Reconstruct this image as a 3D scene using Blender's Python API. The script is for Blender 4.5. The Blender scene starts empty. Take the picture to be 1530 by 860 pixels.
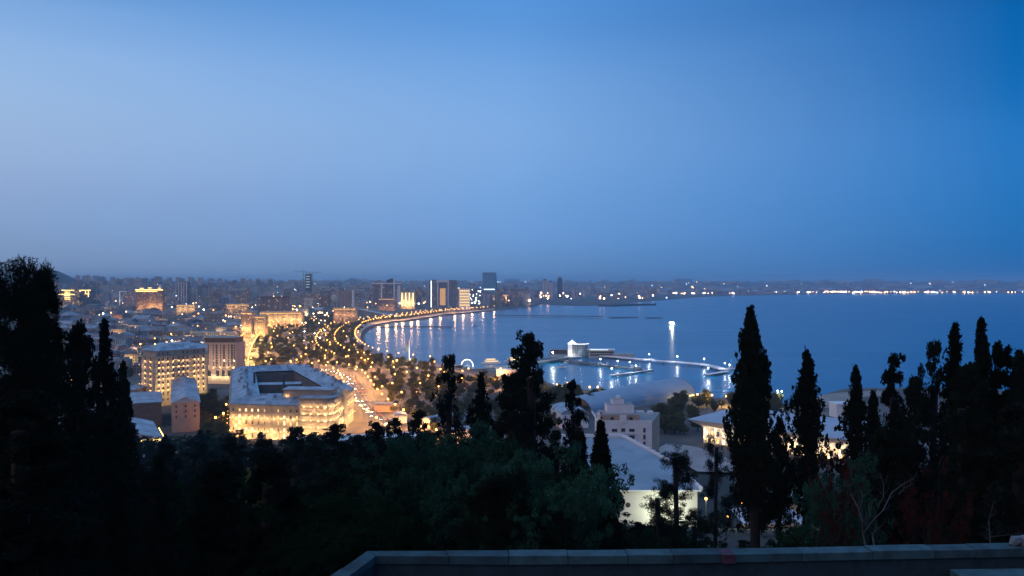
import bpy, math, random
import numpy as np
random.seed(7)
RNG = np.random.default_rng(11)
PI = math.pi
scene = bpy.context.scene
COL = scene.collection

# ---------------------------------------------------------------- camera
CAMZ = 110.0
FPX = 1190.0
PITCH = 9.0 / 1190.0
cam_data = bpy.data.cameras.new("camera")
cam_data.sensor_width = 36.0
cam_data.lens = 36.0 * FPX / 1530.0
cam_data.clip_start = 0.1
cam_data.clip_end = 80000.0
cam = bpy.data.objects.new("camera", cam_data)
COL.objects.link(cam)
cam.location = (0, 0, CAMZ)
cam.rotation_euler = (PI / 2 - PITCH, 0, 0)
scene.camera = cam
CP, SP = math.cos(PITCH), math.sin(PITCH)

def ray(px, py):
    dx = (px - 765.0) / FPX
    dy = -(py - 430.0) / FPX
    return dx, CP + dy * SP, -SP + dy * CP

def G(px, py, z=0.0):
    """survey point of the photograph on the level z -> world x, y"""
    dx, dy, dz = ray(px, py)
    t = (z - CAMZ) / dz
    return (dx * t, dy * t)

def T(px, py, D):
    """point at depth D -> x, z"""
    dx, dy, dz = ray(px, py)
    t = D / dy
    return dx * t, CAMZ + dz * t

def project(x, y, z):
    zz = z - CAMZ
    f = y * CP - zz * SP
    u = y * SP + zz * CP
    return 765 + FPX * x / f, 430 - FPX * u / f

# ---------------------------------------------------------------- coast and terrain
def catmull(pts, n=6):
    out = []
    P = [pts[0]] + list(pts) + [pts[-1]]
    for i in range(1, len(P) - 2):
        p0, p1, p2, p3 = [np.array(P[j], float) for j in (i - 1, i, i + 1, i + 2)]
        for k in range(n):
            t = k / n
            out.append(0.5 * ((2 * p1) + (-p0 + p2) * t + (2 * p0 - 5 * p1 + 4 * p2 - p3) * t * t + (-p0 + 3 * p1 - 3 * p2 + p3) * t ** 3))
    out.append(np.array(P[-2], float))
    return [tuple(float(c) for c in p) for p in out]

far_px = [(1530, 438.0), (1420, 438), (1290, 438.6), (1180, 440), (1100, 441.4), (1040, 444), (1000, 447.5),
          (960, 451), (920, 455), (873, 457), (830, 456), (808, 454.6), (798, 458), (775, 460.5), (760, 462), (742, 464)]
bay_px = [(742, 464), (720, 466), (690, 469), (667, 471), (640, 475.5), (616, 479), (590, 482), (565, 486), (550, 491),
          (541, 497), (537.5, 505), (539, 513), (546, 521), (556, 528), (572, 535), (600, 541), (640, 546), (690, 551)]
near_px = [(760, 557), (820, 572), (860, 585), (920, 592), (1000, 597), (1100, 602), (1165, 609), (1215, 611),
           (1214, 606), (1225, 598), (1258, 587), (1300, 582.5), (1370, 583)]
far_w = [G(*p) for p in far_px]
bay_w = catmull([G(*p) for p in bay_px], 6)
near_w = catmull([G(*p) for p in near_px], 4)
COAST = [(16000, 7000)] + far_w + bay_w[1:] + near_w + [(700, 700), (1500, 760), (16000, 500)]
POLY = np.array(COAST + [(16000, -16000), (-16000, -16000), (-16000, 16500), (16000, 16500)])

COAST_A = np.array(COAST, float)
def coast_dist(X, Y):
    """signed distance to the coast, positive on land"""
    X = np.asarray(X, float); Y = np.asarray(Y, float)
    if X.size <= 64:
        A = COAST_A; E = A[1:] - A[:-1]; LL = (E ** 2).sum(1) + 1e-9
        dx = X.reshape(-1, 1) - A[None, :-1, 0]; dy = Y.reshape(-1, 1) - A[None, :-1, 1]
        t = np.clip((dx * E[:, 0] + dy * E[:, 1]) / LL, 0, 1)
        d = np.sqrt(((dx - t * E[:, 0]) ** 2 + (dy - t * E[:, 1]) ** 2).min(1))
        P = POLY; Q = np.roll(POLY, 1, 0)
        yy = Y.reshape(-1, 1); xx = X.reshape(-1, 1)
        den = np.where(Q[:, 1] == P[:, 1], 1e-9, Q[:, 1] - P[:, 1])
        c = ((P[:, 1] > yy) != (Q[:, 1] > yy)) & (xx < (Q[:, 0] - P[:, 0]) * (yy - P[:, 1]) / den + P[:, 0])
        return np.where(c.sum(1) % 2 == 1, d, -d).reshape(X.shape)
    d = np.full(X.shape, 1e12)
    A = np.array(COAST)
    for (x0, y0), (x1, y1) in zip(A[:-1], A[1:]):
        ex, ey = x1 - x0, y1 - y0
        L = ex * ex + ey * ey + 1e-9
        t = np.clip(((X - x0) * ex + (Y - y0) * ey) / L, 0, 1)
        d = np.minimum(d, (X - x0 - t * ex) ** 2 + (Y - y0 - t * ey) ** 2)
    d = np.sqrt(d)
    inside = np.zeros(X.shape, bool)
    n = len(POLY)
    j = n - 1
    for i in range(n):
        xi, yi = POLY[i]; xj, yj = POLY[j]
        if yi != yj:
            c = ((yi > Y) != (yj > Y)) & (X < (xj - xi) * (Y - yi) / (yj - yi) + xi)
            inside ^= c
        j = i
    return np.where(inside, d, -d)

def sst(a, b, x):
    t = np.clip((x - a) / (b - a), 0, 1)
    return t * t * (3 - 2 * t)

HP_Y = [-400, 1.5, 4, 9, 17, 40, 60, 100, 150, 195, 235, 280, 340, 430, 520, 640, 800]
HP_Z = [112, 108.3, 107, 104.2, 103.2, 91, 82, 72, 61, 50, 37, 27, 19, 12, 8, 5, 4.0]

def height(X, Y, d=None):
    X = np.asarray(X, float); Y = np.asarray(Y, float)
    if d is None:
        d = coast_dist(X, Y)
    base = np.where(d > 0, 3.6 * np.clip(d / 14.0, 0, 1), np.maximum(d / 14.0 * 3.6, -5))
    city = 1.5 * sst(60, 300, d) + 92 * sst(500, 5200, d) * sst(1100, 2500, np.hypot(X, Y))
    hill = np.interp(Y, HP_Y, HP_Z)
    left = 10 * sst(-180, -500, X) * sst(900, 560, Y)     # the old town sits a little higher
    h = base + np.where(d > 0, city + left, 0)
    lump = 1.2 * np.sin(X * 0.05 + 1) * np.sin(Y * 0.043) * sst(30, 90, Y) * sst(600, 300, Y)
    return np.where((Y < 800) & (d > 0), np.maximum(h, hill + lump), h)

def hz(x, y):
    return float(height(np.array([x]), np.array([y]))[0])

# ---------------------------------------------------------------- mesh builder
class MB:
    def __init__(s):
        s.v = []; s.f = []; s.m = []; s.uv = []; s.c = []; s.tint = (0.5, 0.5, 0.5, 0.1)
    def vert(s, p):
        s.v.append(tuple(p)); s.c.append(s.tint); return len(s.v) - 1
    def face(s, pts, m=0, uv=None):
        i = [s.vert(p) for p in pts]
        s.f.append(i); s.m.append(m); s.uv.append(uv or [(0, 0)] * len(i))
    def prism(s, poly, z0, z1, mw=0, mt=None, bottom=False, uvo=(0, 0)):
        """poly counter-clockwise"""
        n = len(poly); u = uvo[0]
        for i in range(n):
            a, b = poly[i], poly[(i + 1) % n]
            L = math.hypot(b[0] - a[0], b[1] - a[1])
            s.face([(a[0], a[1], z0), (b[0], b[1], z0), (b[0], b[1], z1), (a[0], a[1], z1)], mw,
                   [(u, uvo[1]), (u + L, uvo[1]), (u + L, uvo[1] + z1 - z0), (u, uvo[1] + z1 - z0)])
            u += L
        if mt is not None:
            s.face([(p[0], p[1], z1) for p in poly], mt, [(p[0], p[1]) for p in poly])
        if bottom:
            s.face([(p[0], p[1], z0) for p in reversed(poly)], mw)
    def box(s, cx, cy, z0, z1, sx, sy, rot=0, mw=0, mt=None, bottom=True, uvo=(0, 0)):
        c, sn = math.cos(rot), math.sin(rot)
        P = [(cx + c * x - sn * y, cy + sn * x + c * y) for x, y in ((-sx / 2, -sy / 2), (sx / 2, -sy / 2), (sx / 2, sy / 2), (-sx / 2, sy / 2))]
        s.prism(P, z0, z1, mw, mw if mt is None else mt, bottom, uvo)
    def gable(s, cx, cy, z0, z1, sx, sy, rot=0, m=0, mg=None, hip=0.0):
        """ridge along local y; hip shortens it"""
        c, sn = math.cos(rot), math.sin(rot)
        W = lambda x, y, z: (cx + c * x - sn * y, cy + sn * x + c * y, z)
        a, b = sx / 2, sy / 2; h = min(hip * sx / 2, b * 0.95)
        mg = m if mg is None else mg
        s.face([W(-a, -b, z0), W(0, -b + h, z1), W(0, b - h, z1), W(-a, b, z0)][::-1], m)
        s.face([W(a, -b, z0), W(a, b, z0), W(0, b - h, z1), W(0, -b + h, z1)], m)
        s.face([W(-a, -b, z0), W(a, -b, z0), W(0, -b + h, z1)], m if hip else mg)
        s.face([W(a, b, z0), W(-a, b, z0), W(0, b - h, z1)], m if hip else mg)
        s.face([W(-a, -b, z0), W(-a, b, z0), W(a, b, z0), W(a, -b, z0)], m)
    def tube(s, path, radii, n=6, m=0, cap=True):
        path = [np.array(p, float) for p in path]
        if not hasattr(radii, '__len__'): radii = [radii] * len(path)
        rings = []; ref = None
        for i, p in enumerate(path):
            a = path[max(i - 1, 0)]; b = path[min(i + 1, len(path) - 1)]
            t = b - a; t = t / (np.linalg.norm(t) + 1e-9)
            if ref is None:
                ref = np.array([1.0, 0, 0]) if abs(t[0]) < 0.8 else np.array([0, 1.0, 0])
            u = np.cross(t, ref); u /= np.linalg.norm(u) + 1e-9
            w = np.cross(t, u); ref = np.cross(u, t)
            rings.append([s.vert(p + radii[i] * (math.cos(2 * PI * k / n) * u + math.sin(2 * PI * k / n) * w)) for k in range(n)])
        for i in range(len(rings) - 1):
            for k in range(n):
                k2 = (k + 1) % n
                s.f.append([rings[i][k], rings[i][k2], rings[i + 1][k2], rings[i + 1][k]]); s.m.append(m); s.uv.append([(0, 0)] * 4)
        if cap:
            s.f.append(rings[0][::-1]); s.m.append(m); s.uv.append([(0, 0)] * n)
            s.f.append(rings[-1][:]); s.m.append(m); s.uv.append([(0, 0)] * n)
    def ball(s, c, r, m=0, n=8, k=5, sz=1.0):
        path = []; rad = []
        for i in range(k + 1):
            a = -PI / 2 + PI * i / k
            path.append((c[0], c[1], c[2] + r * sz * math.sin(a))); rad.append(max(r * math.cos(a), r * 0.02))
        s.tube(path, rad, n, m)
    def ribbon(s, path, half, z=lambda x, y: 0, m=0, sub=2, off=0.0):
        rows = []
        for i, p in enumerate(path):
            a = path[max(i - 1, 0)]; b = path[min(i + 1, len(path) - 1)]
            tx, ty = b[0] - a[0], b[1] - a[1]; L = math.hypot(tx, ty) + 1e-9
            nx, ny = ty / L, -tx / L
            row = []
            for k in range(sub + 1):
                w = off + half * (2 * k / sub - 1)
                x, y = p[0] + nx * w, p[1] + ny * w
                row.append(s.vert((x, y, z(x, y))))
            rows.append(row)
        for i in range(len(rows) - 1):
            for k in range(sub):
                s.f.append([rows[i][k], rows[i][k + 1], rows[i + 1][k + 1], rows[i + 1][k]]); s.m.append(m); s.uv.append([(0, 0)] * 4)
    def mesh(s, name, mats, smooth=False):
        me = bpy.data.meshes.new(name)
        me.from_pydata(s.v, [], s.f)
        for m in mats: me.materials.append(m)
        me.polygons.foreach_set('material_index', s.m)
        uvl = me.uv_layers.new(name='UVMap')
        flat = [c for f in s.uv for p in f for c in p]
        uvl.data.foreach_set('uv', flat)
        at = me.color_attributes.new(name='tint', type='FLOAT_COLOR', domain='POINT')
        at.data.foreach_set('color', [c for t in s.c for c in t])
        if smooth: me.polygons.foreach_set('use_smooth', [True] * len(s.f))
        me.update()
        return me
    def build(s, name, mats, parent=None, smooth=False, loc=None):
        if not isinstance(mats, (list, tuple)): mats = [mats]
        o = bpy.data.objects.new(name, s.mesh(name, mats, smooth))
        COL.objects.link(o)
        if parent: o.parent = parent
        if loc is not None: o.location = loc
        return o

def np_mesh(name, V, F, mats, smooth=False):
    """V (n,3), F (m,k) numpy"""
    me = bpy.data.meshes.new(name)
    k = F.shape[1]
    me.vertices.add(len(V)); me.vertices.foreach_set('co', V.astype(np.float32).ravel())
    me.loops.add(F.size); me.loops.foreach_set('vertex_index', F.astype(np.int32).ravel())
    me.polygons.add(len(F)); me.polygons.foreach_set('loop_start', np.arange(0, F.size, k, dtype=np.int32))
    try: me.polygons.foreach_set('loop_total', np.full(len(F), k, dtype=np.int32))
    except Exception: pass
    if smooth: me.polygons.foreach_set('use_smooth', np.ones(len(F), bool))
    for m in mats: me.materials.append(m)
    me.update(calc_edges=True); me.validate()
    return me

def put(name, me, parent=None, loc=(0, 0, 0), rz=0):
    o = bpy.data.objects.new(name, me); COL.objects.link(o)
    o.location = loc; o.rotation_euler = (0, 0, rz)
    if parent: o.parent = parent
    return o

LABELS = {}
def tag(o, label=None, cat=None, group=None, kind=None):
    if label:
        o['label'] = label
        LABELS.setdefault(label, []).append(o)
    if cat: o['category'] = cat
    if group: o['group'] = group
    if kind: o['kind'] = kind
    return o

def thing(name, label, cat, loc=(0, 0, 0), rz=0, group=None):
    o = bpy.data.objects.new(name, None); COL.objects.link(o)
    o.empty_display_size = 0.5
    o.location = loc; o.rotation_euler = (0, 0, rz)
    return tag(o, label, cat, group)

def dup(root, loc, rz, label, group=None, scale=None):
    r = root.copy(); COL.objects.link(r); r.location = loc; r.rotation_euler = (0, 0, rz)
    if scale is not None: r.scale = scale
    tag(r, label, None, group)
    for ch in list(root.children):
        if ch.type == 'LIGHT': continue
        c = ch.copy(); COL.objects.link(c); c.parent = r
        for g in ch.children:
            d = g.copy(); COL.objects.link(d); d.parent = c
    return r

# ---------------------------------------------------------------- materials
def nt(name):
    m = bpy.data.materials.new(name); m.use_nodes = True
    t = m.node_tree; t.nodes.clear()
    out = t.nodes.new('ShaderNodeOutputMaterial')
    return m, t, t.nodes, t.links, out

def mat(name, col, rough=0.8, noise=0.0, nscale=1.0, metal=0.0, bump=0.0, coord='Object', col2=None, spec=0.5):
    m, t, N, L, out = nt(name)
    b = N.new('ShaderNodeBsdfPrincipled'); L.new(b.outputs[0], out.inputs[0])
    b.inputs['Roughness'].default_value = rough; b.inputs['Metallic'].default_value = metal
    b.inputs['Specular IOR Level'].default_value = spec
    b.inputs['Base Color'].default_value = (*col, 1)
    if noise or col2:
        tc = N.new('ShaderNodeTexCoord'); nz = N.new('ShaderNodeTexNoise')
        nz.inputs['Scale'].default_value = nscale; nz.inputs['Detail'].default_value = 5; nz.inputs['Roughness'].default_value = 0.65
        L.new(tc.outputs[coord], nz.inputs['Vector'])
        rp = N.new('ShaderNodeValToRGB')
        c2 = col2 or tuple(min(1, c * (1 + noise)) for c in col); c1 = col if col2 else tuple(c * (1 - noise) for c in col)
        rp.color_ramp.elements[0].position = 0.35; rp.color_ramp.elements[0].color = (*c1, 1)
        rp.color_ramp.elements[1].position = 0.65; rp.color_ramp.elements[1].color = (*c2, 1)
        L.new(nz.outputs['Fac'], rp.inputs[0]); L.new(rp.outputs[0], b.inputs['Base Color'])
        if bump:
            bp = N.new('ShaderNodeBump'); bp.inputs['Strength'].default_value = bump
            L.new(nz.outputs['Fac'], bp.inputs['Height']); L.new(bp.outputs[0], b.inputs['Normal'])
    return m

def emis(name, col, strength, sample=True):
    m, t, N, L, out = nt(name)
    e = N.new('ShaderNodeEmission'); e.inputs[0].default_value = (*col, 1); e.inputs[1].default_value = strength
    L.new(e.outputs[0], out.inputs[0])
    if not sample:
        try: m.cycles.emission_sampling = 'NONE'
        except Exception: pass
    return m

def facade_mat():
    """walls whose uv run in metres: storeys and bays of windows, some lit"""
    m, t, N, L, out = nt('facade')
    b = N.new('ShaderNodeBsdfPrincipled'); b.inputs['Roughness'].default_value = 0.75
    at = N.new('ShaderNodeAttribute'); at.attribute_name = 'tint'
    uv = N.new('ShaderNodeUVMap'); sep = N.new('ShaderNodeSeparateXYZ'); L.new(uv.outputs[0], sep.inputs[0])
    def M(op, a, b_=None, c=None):
        n = N.new('ShaderNodeMath'); n.operation = op
        for i, x in enumerate((a, b_, c)):
            if x is None: continue
            if isinstance(x, (int, float)): n.inputs[i].default_value = x
            else: L.new(x, n.inputs[i])
        return n.outputs[0]
    u = M('DIVIDE', sep.outputs[0], 3.1); v = M('DIVIDE', sep.outputs[1], 3.3)
    fu, fv = M('FRACT', u), M('FRACT', v); iu, iv = M('FLOOR', u), M('FLOOR', v)
    wu = M('LESS_THAN', M('ABSOLUTE', M('SUBTRACT', fu, 0.5)), 0.24)
    wv = M('LESS_THAN', M('ABSOLUTE', M('SUBTRACT', fv, 0.5)), 0.27)
    win = M('MULTIPLY', wu, wv)
    cmb = N.new('ShaderNodeCombineXYZ'); L.new(iu, cmb.inputs[0]); L.new(iv, cmb.inputs[1])
    wn = N.new('ShaderNodeTexWhiteNoise'); wn.noise_dimensions = '3D'; L.new(cmb.outputs[0], wn.inputs['Vector'])
    colw = N.new('ShaderNodeTexWhiteNoise'); colw.noise_dimensions = '1D'; L.new(iu, colw.inputs['W'])
    lit = M('MULTIPLY', win, M('LESS_THAN', wn.outputs['Value'], at.outputs['Alpha']))
    shade = M('ADD', M('MULTIPLY', colw.outputs['Value'], 0.5), 0.62)
    mx = N.new('ShaderNodeMixRGB'); mx.blend_type = 'MULTIPLY'; mx.inputs[0].default_value = 1
    L.new(at.outputs['Color'], mx.inputs[1]); L.new(shade, mx.inputs[2])
    mw = N.new('ShaderNodeMixRGB'); L.new(win, mw.inputs[0]); L.new(mx.outputs[0], mw.inputs[1]); mw.inputs[2].default_value = (0.03, 0.04, 0.055, 1)
    L.new(mw.outputs[0], b.inputs['Base Color'])
    rp = N.new('ShaderNodeValToRGB'); rp.color_ramp.elements[0].color = (1, 0.5, 0.16, 1); rp.color_ramp.elements[1].color = (0.85, 0.95, 1, 1)
    rp.color_ramp.elements[0].position = 0.6
    L.new(wn.outputs['Color'], rp.inputs[0]); L.new(rp.outputs[0], b.inputs['Emission Color'])
    L.new(M('MULTIPLY', lit, 1.6), b.inputs['Emission Strength'])
    L.new(b.outputs[0], out.inputs[0])
    try: m.cycles.emission_sampling = 'NONE'
    except Exception: pass
    return m

def tint_mat(name, rough=0.8, nscale=0.2):
    m, t, N, L, out = nt(name)
    b = N.new('ShaderNodeBsdfPrincipled'); b.inputs['Roughness'].default_value = rough
    at = N.new('ShaderNodeAttribute'); at.attribute_name = 'tint'
    tc = N.new('ShaderNodeTexCoord'); nz = N.new('ShaderNodeTexNoise'); nz.inputs['Scale'].default_value = nscale; nz.inputs['Detail'].default_value = 4
    L.new(tc.outputs['Object'], nz.inputs['Vector'])
    mr = N.new('ShaderNodeMapRange'); mr.inputs[1].default_value = 0.3; mr.inputs[2].default_value = 0.7; mr.inputs[3].default_value = 0.6; mr.inputs[4].default_value = 1.25
    L.new(nz.outputs['Fac'], mr.inputs[0])
    mx = N.new('ShaderNodeMixRGB'); mx.blend_type = 'MULTIPLY'; mx.inputs[0].default_value = 1
    L.new(at.outputs['Color'], mx.inputs[1]); L.new(mr.outputs[0], mx.inputs[2])
    L.new(mx.outputs[0], b.inputs['Base Color']); L.new(b.outputs[0], out.inputs[0])
    return m

def roof_metal(name, c1, c2, seam=0.6):
    """standing seam sheet roof, patchy"""
    m, t, N, L, out = nt(name)
    b = N.new('ShaderNodeBsdfPrincipled'); b.inputs['Roughness'].default_value = 0.45; b.inputs['Metallic'].default_value = 0.3
    tc = N.new('ShaderNodeTexCoord')
    nz = N.new('ShaderNodeTexNoise'); nz.inputs['Scale'].default_value = 0.16; nz.inputs['Detail'].default_value = 8; nz.inputs['Roughness'].default_value = 0.7
    vo = N.new('ShaderNodeTexVoronoi'); vo.inputs['Scale'].default_value = 0.22
    L.new(tc.outputs['Object'], nz.inputs['Vector']); L.new(tc.outputs['Object'], vo.inputs['Vector'])
    ad = N.new('ShaderNodeMixRGB'); ad.inputs[0].default_value = 0.4; L.new(nz.outputs['Fac'], ad.inputs[1]); L.new(vo.outputs['Color'], ad.inputs[2])
    rp = N.new('ShaderNodeValToRGB'); rp.color_ramp.elements[0].position = 0.3; rp.color_ramp.elements[0].color = (*c1, 1)
    rp.color_ramp.elements[1].position = 0.7; rp.color_ramp.elements[1].color = (*c2, 1)
    L.new(ad.outputs[0], rp.inputs[0]); L.new(rp.outputs[0], b.inputs['Base Color'])
    wv = N.new('ShaderNodeTexWave'); wv.inputs['Scale'].default_value = seam; wv.inputs['Distortion'].default_value = 0.3
    L.new(tc.outputs['Object'], wv.inputs['Vector'])
    bp = N.new('ShaderNodeBump'); bp.inputs['Strength'].default_value = 0.5; bp.inputs['Distance'].default_value = 0.2
    L.new(wv.outputs['Fac'], bp.inputs['Height']); L.new(bp.outputs[0], b.inputs['Normal'])
    L.new(b.outputs[0], out.inputs[0])
    return m

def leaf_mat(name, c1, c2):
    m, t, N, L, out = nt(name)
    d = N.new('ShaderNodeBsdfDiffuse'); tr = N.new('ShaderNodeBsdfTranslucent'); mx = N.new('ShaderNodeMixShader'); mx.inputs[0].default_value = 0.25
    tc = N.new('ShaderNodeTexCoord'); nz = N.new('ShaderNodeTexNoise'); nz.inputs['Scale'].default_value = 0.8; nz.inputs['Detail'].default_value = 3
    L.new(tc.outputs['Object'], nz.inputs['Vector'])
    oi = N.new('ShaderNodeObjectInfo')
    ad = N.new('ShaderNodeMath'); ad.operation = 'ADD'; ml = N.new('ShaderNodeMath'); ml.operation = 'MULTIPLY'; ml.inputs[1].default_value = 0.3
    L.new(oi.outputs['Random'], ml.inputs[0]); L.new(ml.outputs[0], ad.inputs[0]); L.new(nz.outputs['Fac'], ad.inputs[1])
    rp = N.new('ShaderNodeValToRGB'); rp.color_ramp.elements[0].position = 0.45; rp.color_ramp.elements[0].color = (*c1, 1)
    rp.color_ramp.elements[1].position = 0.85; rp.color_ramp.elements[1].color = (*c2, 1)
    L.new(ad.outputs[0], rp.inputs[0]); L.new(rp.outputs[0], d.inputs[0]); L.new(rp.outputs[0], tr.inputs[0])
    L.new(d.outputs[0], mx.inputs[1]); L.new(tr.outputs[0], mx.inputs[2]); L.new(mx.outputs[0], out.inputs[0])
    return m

M_FAC = facade_mat()
M_TINT = tint_mat('painted_wall')
M_ROOFT = tint_mat('flat_roof', 0.7, 0.12)
M_BLUEROOF = roof_metal('sheet_metal_roof', (0.16, 0.2, 0.24), (0.5, 0.56, 0.62))
M_STONE = mat('pale_limestone', (0.42, 0.35, 0.25), 0.85, 0.16, 0.25)
M_STONE2 = mat('tan_limestone', (0.40, 0.31, 0.22), 0.85, 0.12, 0.2)
M_WHITE = mat('white_render', (0.76, 0.76, 0.75), 0.8, 0.08, 0.15)
M_PINK = mat('pinkish_render', (0.45, 0.3, 0.22), 0.85, 0.1, 0.2)
M_BROWN = mat('brown_brick', (0.2, 0.13, 0.09), 0.9, 0.15, 0.4)
M_GLASS = mat('dark_window_glass', (0.02, 0.025, 0.03), 0.12)
M_FRAME = mat('window_frame_paint', (0.5, 0.46, 0.38), 0.6)
M_DARKF = mat('dark_frame', (0.04, 0.04, 0.04), 0.5)
M_CONC = mat('concrete', (0.3, 0.29, 0.28), 0.85, 0.15, 0.4)
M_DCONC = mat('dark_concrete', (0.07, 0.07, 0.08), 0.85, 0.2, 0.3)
M_ASPH = mat('asphalt', (0.055, 0.053, 0.05), 0.75, 0.2, 0.15)
M_PAVE = mat('promenade_paving', (0.4, 0.33, 0.3), 0.8, 0.15, 0.08)
M_POLE = mat('grey_painted_steel', (0.12, 0.12, 0.12), 0.5)
M_WHITEP = mat('white_paint', (0.8, 0.8, 0.8), 0.5)
M_BARK = mat('bark', (0.012, 0.011, 0.010), 0.95, 0.3, 3, bump=0.5)
M_BARKP = mat('pale_bark', (0.07, 0.075, 0.08), 0.9, 0.2, 3)
M_SAND = mat('sand', (0.3, 0.26, 0.22), 0.95, 0.2, 0.02)
M_WARM = emis('warm_lamp_glass', (1.0, 0.43, 0.09), 11, False)
M_COOL = emis('white_lamp_glass', (0.85, 0.95, 1.0), 26, False)
M_WARMLIT = emis('warm_lit_pane', (1.0, 0.62, 0.22), 1.6, False)
M_WARMLIT2 = emis('bright_lit_pane', (1.0, 0.72, 0.36), 3.0, False)
M_STRIP = emis('golden_light_strip', (1.0, 0.66, 0.2), 5.0, False)
M_COOLSTRIP = emis('white_light_strip', (0.8, 0.9, 1.0), 3.0, False)

M_DIMLIT = emis('dim_white_work_light', (0.6, 0.8, 0.85), 0.8, False)

# ---------------------------------------------------------------- sky, haze, lights
def build_world():
    w = bpy.data.worlds.new('World'); scene.world = w; w.use_nodes = True
    t = w.node_tree; N, L = t.nodes, t.links; N.clear()
    out = N.new('ShaderNodeOutputWorld'); bg = N.new('ShaderNodeBackground'); L.new(bg.outputs[0], out.inputs[0])
    tc = N.new('ShaderNodeTexCoord'); sp = N.new('ShaderNodeSeparateXYZ'); L.new(tc.outputs['Generated'], sp.inputs[0])
    def M(op, a, b=None):
        n = N.new('ShaderNodeMath'); n.operation = op
        for i, x in enumerate((a, b)):
            if x is None: continue
            if isinstance(x, (int, float)): n.inputs[i].default_value = x
            else: L.new(x, n.inputs[i])
        return n.outputs[0]
    el = M('ARCSINE', sp.outputs[2]); az = M('ARCTAN2', sp.outputs[0], sp.outputs[1])
    nz = N.new('ShaderNodeTexNoise'); nz.inputs['Scale'].default_value = 2.2; nz.inputs['Detail'].default_value = 5
    mpp = N.new('ShaderNodeMapping'); mpp.inputs['Scale'].default_value = (1, 1, 9); L.new(tc.outputs['Generated'], mpp.inputs[0]); L.new(mpp.outputs[0], nz.inputs['Vector'])
    elf = M('DIVIDE', M('ADD', el, M('MULTIPLY', M('SUBTRACT', nz.outputs['Fac'], 0.5), 0.035)), math.radians(40.0))
    lin = lambda c: tuple(((x / 255) / 12.92 if x / 255 <= 0.04045 else ((x / 255 + 0.055) / 1.055) ** 2.4) for x in c)
    def ramp(stops):
        r = N.new('ShaderNodeValToRGB'); cr = r.color_ramp; cr.interpolation = 'CARDINAL'
        while len(cr.elements) < len(stops): cr.elements.new(0.5)
        for e, (deg, c) in zip(cr.elements, stops):
            e.position = deg / 40.0; e.color = (*lin(c), 1)
        L.new(elf, r.inputs[0]); return r.outputs[0]
    rl = ramp(SKY_L); rc = ramp(SKY_C); rr = ramp(SKY_R)
    def mr(v, a, b):
        n = N.new('ShaderNodeMapRange'); n.interpolation_type = 'LINEAR'; L.new(v, n.inputs[0]); n.inputs[1].default_value = a; n.inputs[2].default_value = b; return n.outputs[0]
    m1 = N.new('ShaderNodeMixRGB'); L.new(mr(az, -0.56, 0.0), m1.inputs[0]); L.new(rl, m1.inputs[1]); L.new(rc, m1.inputs[2])
    m2 = N.new('ShaderNodeMixRGB'); L.new(mr(az, 0.0, 0.56), m2.inputs[0]); L.new(m1.outputs[0], m2.inputs[1]); L.new(rr, m2.inputs[2])
    sky = N.new('ShaderNodeTexSky'); sky.sky_type = 'NISHITA'; sky.sun_disc = False
    sky.sun_elevation = math.radians(0.5); sky.sun_rotation = math.radians(-75); sky.altitude = 100
    ad = N.new('ShaderNodeMixRGB'); ad.blend_type = 'ADD'; ad.inputs[0].default_value = 0.003
    L.new(m2.outputs[0], ad.inputs[1]); L.new(sky.outputs[0], ad.inputs[2])
    # the afterglow stands behind the viewer's left shoulder
    dt = N.new('ShaderNodeVectorMath'); dt.operation = 'DOT_PRODUCT'; L.new(tc.outputs['Generated'], dt.inputs[0]); dt.inputs[1].default_value = (-0.72, -0.66, 0.2)
    gm = N.new('ShaderNodeMapRange'); gm.interpolation_type = 'SMOOTHSTEP'; L.new(dt.outputs['Value'], gm.inputs[0]); gm.inputs[1].default_value = 0.25; gm.inputs[2].default_value = 1.0
    gl = N.new('ShaderNodeMixRGB'); L.new(gm.outputs[0], gl.inputs[0]); L.new(ad.outputs[0], gl.inputs[1]); gl.inputs[2].default_value = GLOW
    L.new(gl.outputs[0], bg.inputs[0]); bg.inputs[1].default_value = 1.0
SKY_L = [(0.0, (128, 150, 184)), (3.0, (132, 162, 204)), (6.5, (146, 174, 216)), (10.5, (153, 185, 226)), (15, (138, 178, 228)), (19.5, (96, 150, 212)), (30, (110, 160, 220)), (38, (115, 165, 222))]
SKY_C = [(0.0, (98, 142, 192)), (3.0, (108, 155, 213)), (6, (116, 164, 222)), (10.5, (126, 172, 228)), (15, (112, 164, 226)), (19.5, (88, 150, 220)), (30, (105, 160, 224)), (38, (112, 165, 224))]
SKY_R = [(0.0, (20, 100, 168)), (3.0, (26, 112, 184)), (8, (34, 118, 194)), (12, (14, 108, 184)), (16, (0, 98, 174)), (19.5, (0, 92, 166)), (30, (50, 125, 205)), (38, (100, 158, 220))]
GLOW = (0.66, 0.50, 0.62, 1)
build_world()

sun_d = bpy.data.lights.new('afterglow_sun', 'SUN'); sun_d.energy = 0.10; sun_d.angle = math.radians(25); sun_d.color = (0.75, 0.85, 1.0)
sun = bpy.data.objects.new('afterglow_sun', sun_d); COL.objects.link(sun)
sun.rotation_euler = (math.radians(62), 0, math.radians(-115 + 50))

HAZE = 7.8e-5
def build_haze():
    m, t, N, L, out = nt('haze')
    v = N.new('ShaderNodeVolumePrincipled'); v.inputs['Color'].default_value = (0.46, 0.78, 1.0, 1); v.inputs['Density'].default_value = HAZE
    v.inputs['Anisotropy'].default_value = 0.0
    L.new(v.outputs[0], out.inputs['Volume'])
    b = MB(); b.box(0, 0, -7.5, 215, 37000, 37000)
    o = b.build('haze', m); tag(o, None, None, None, 'stuff'); o['label'] = 'thin blue evening haze over the bay and the city'
    return o
build_haze()

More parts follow.
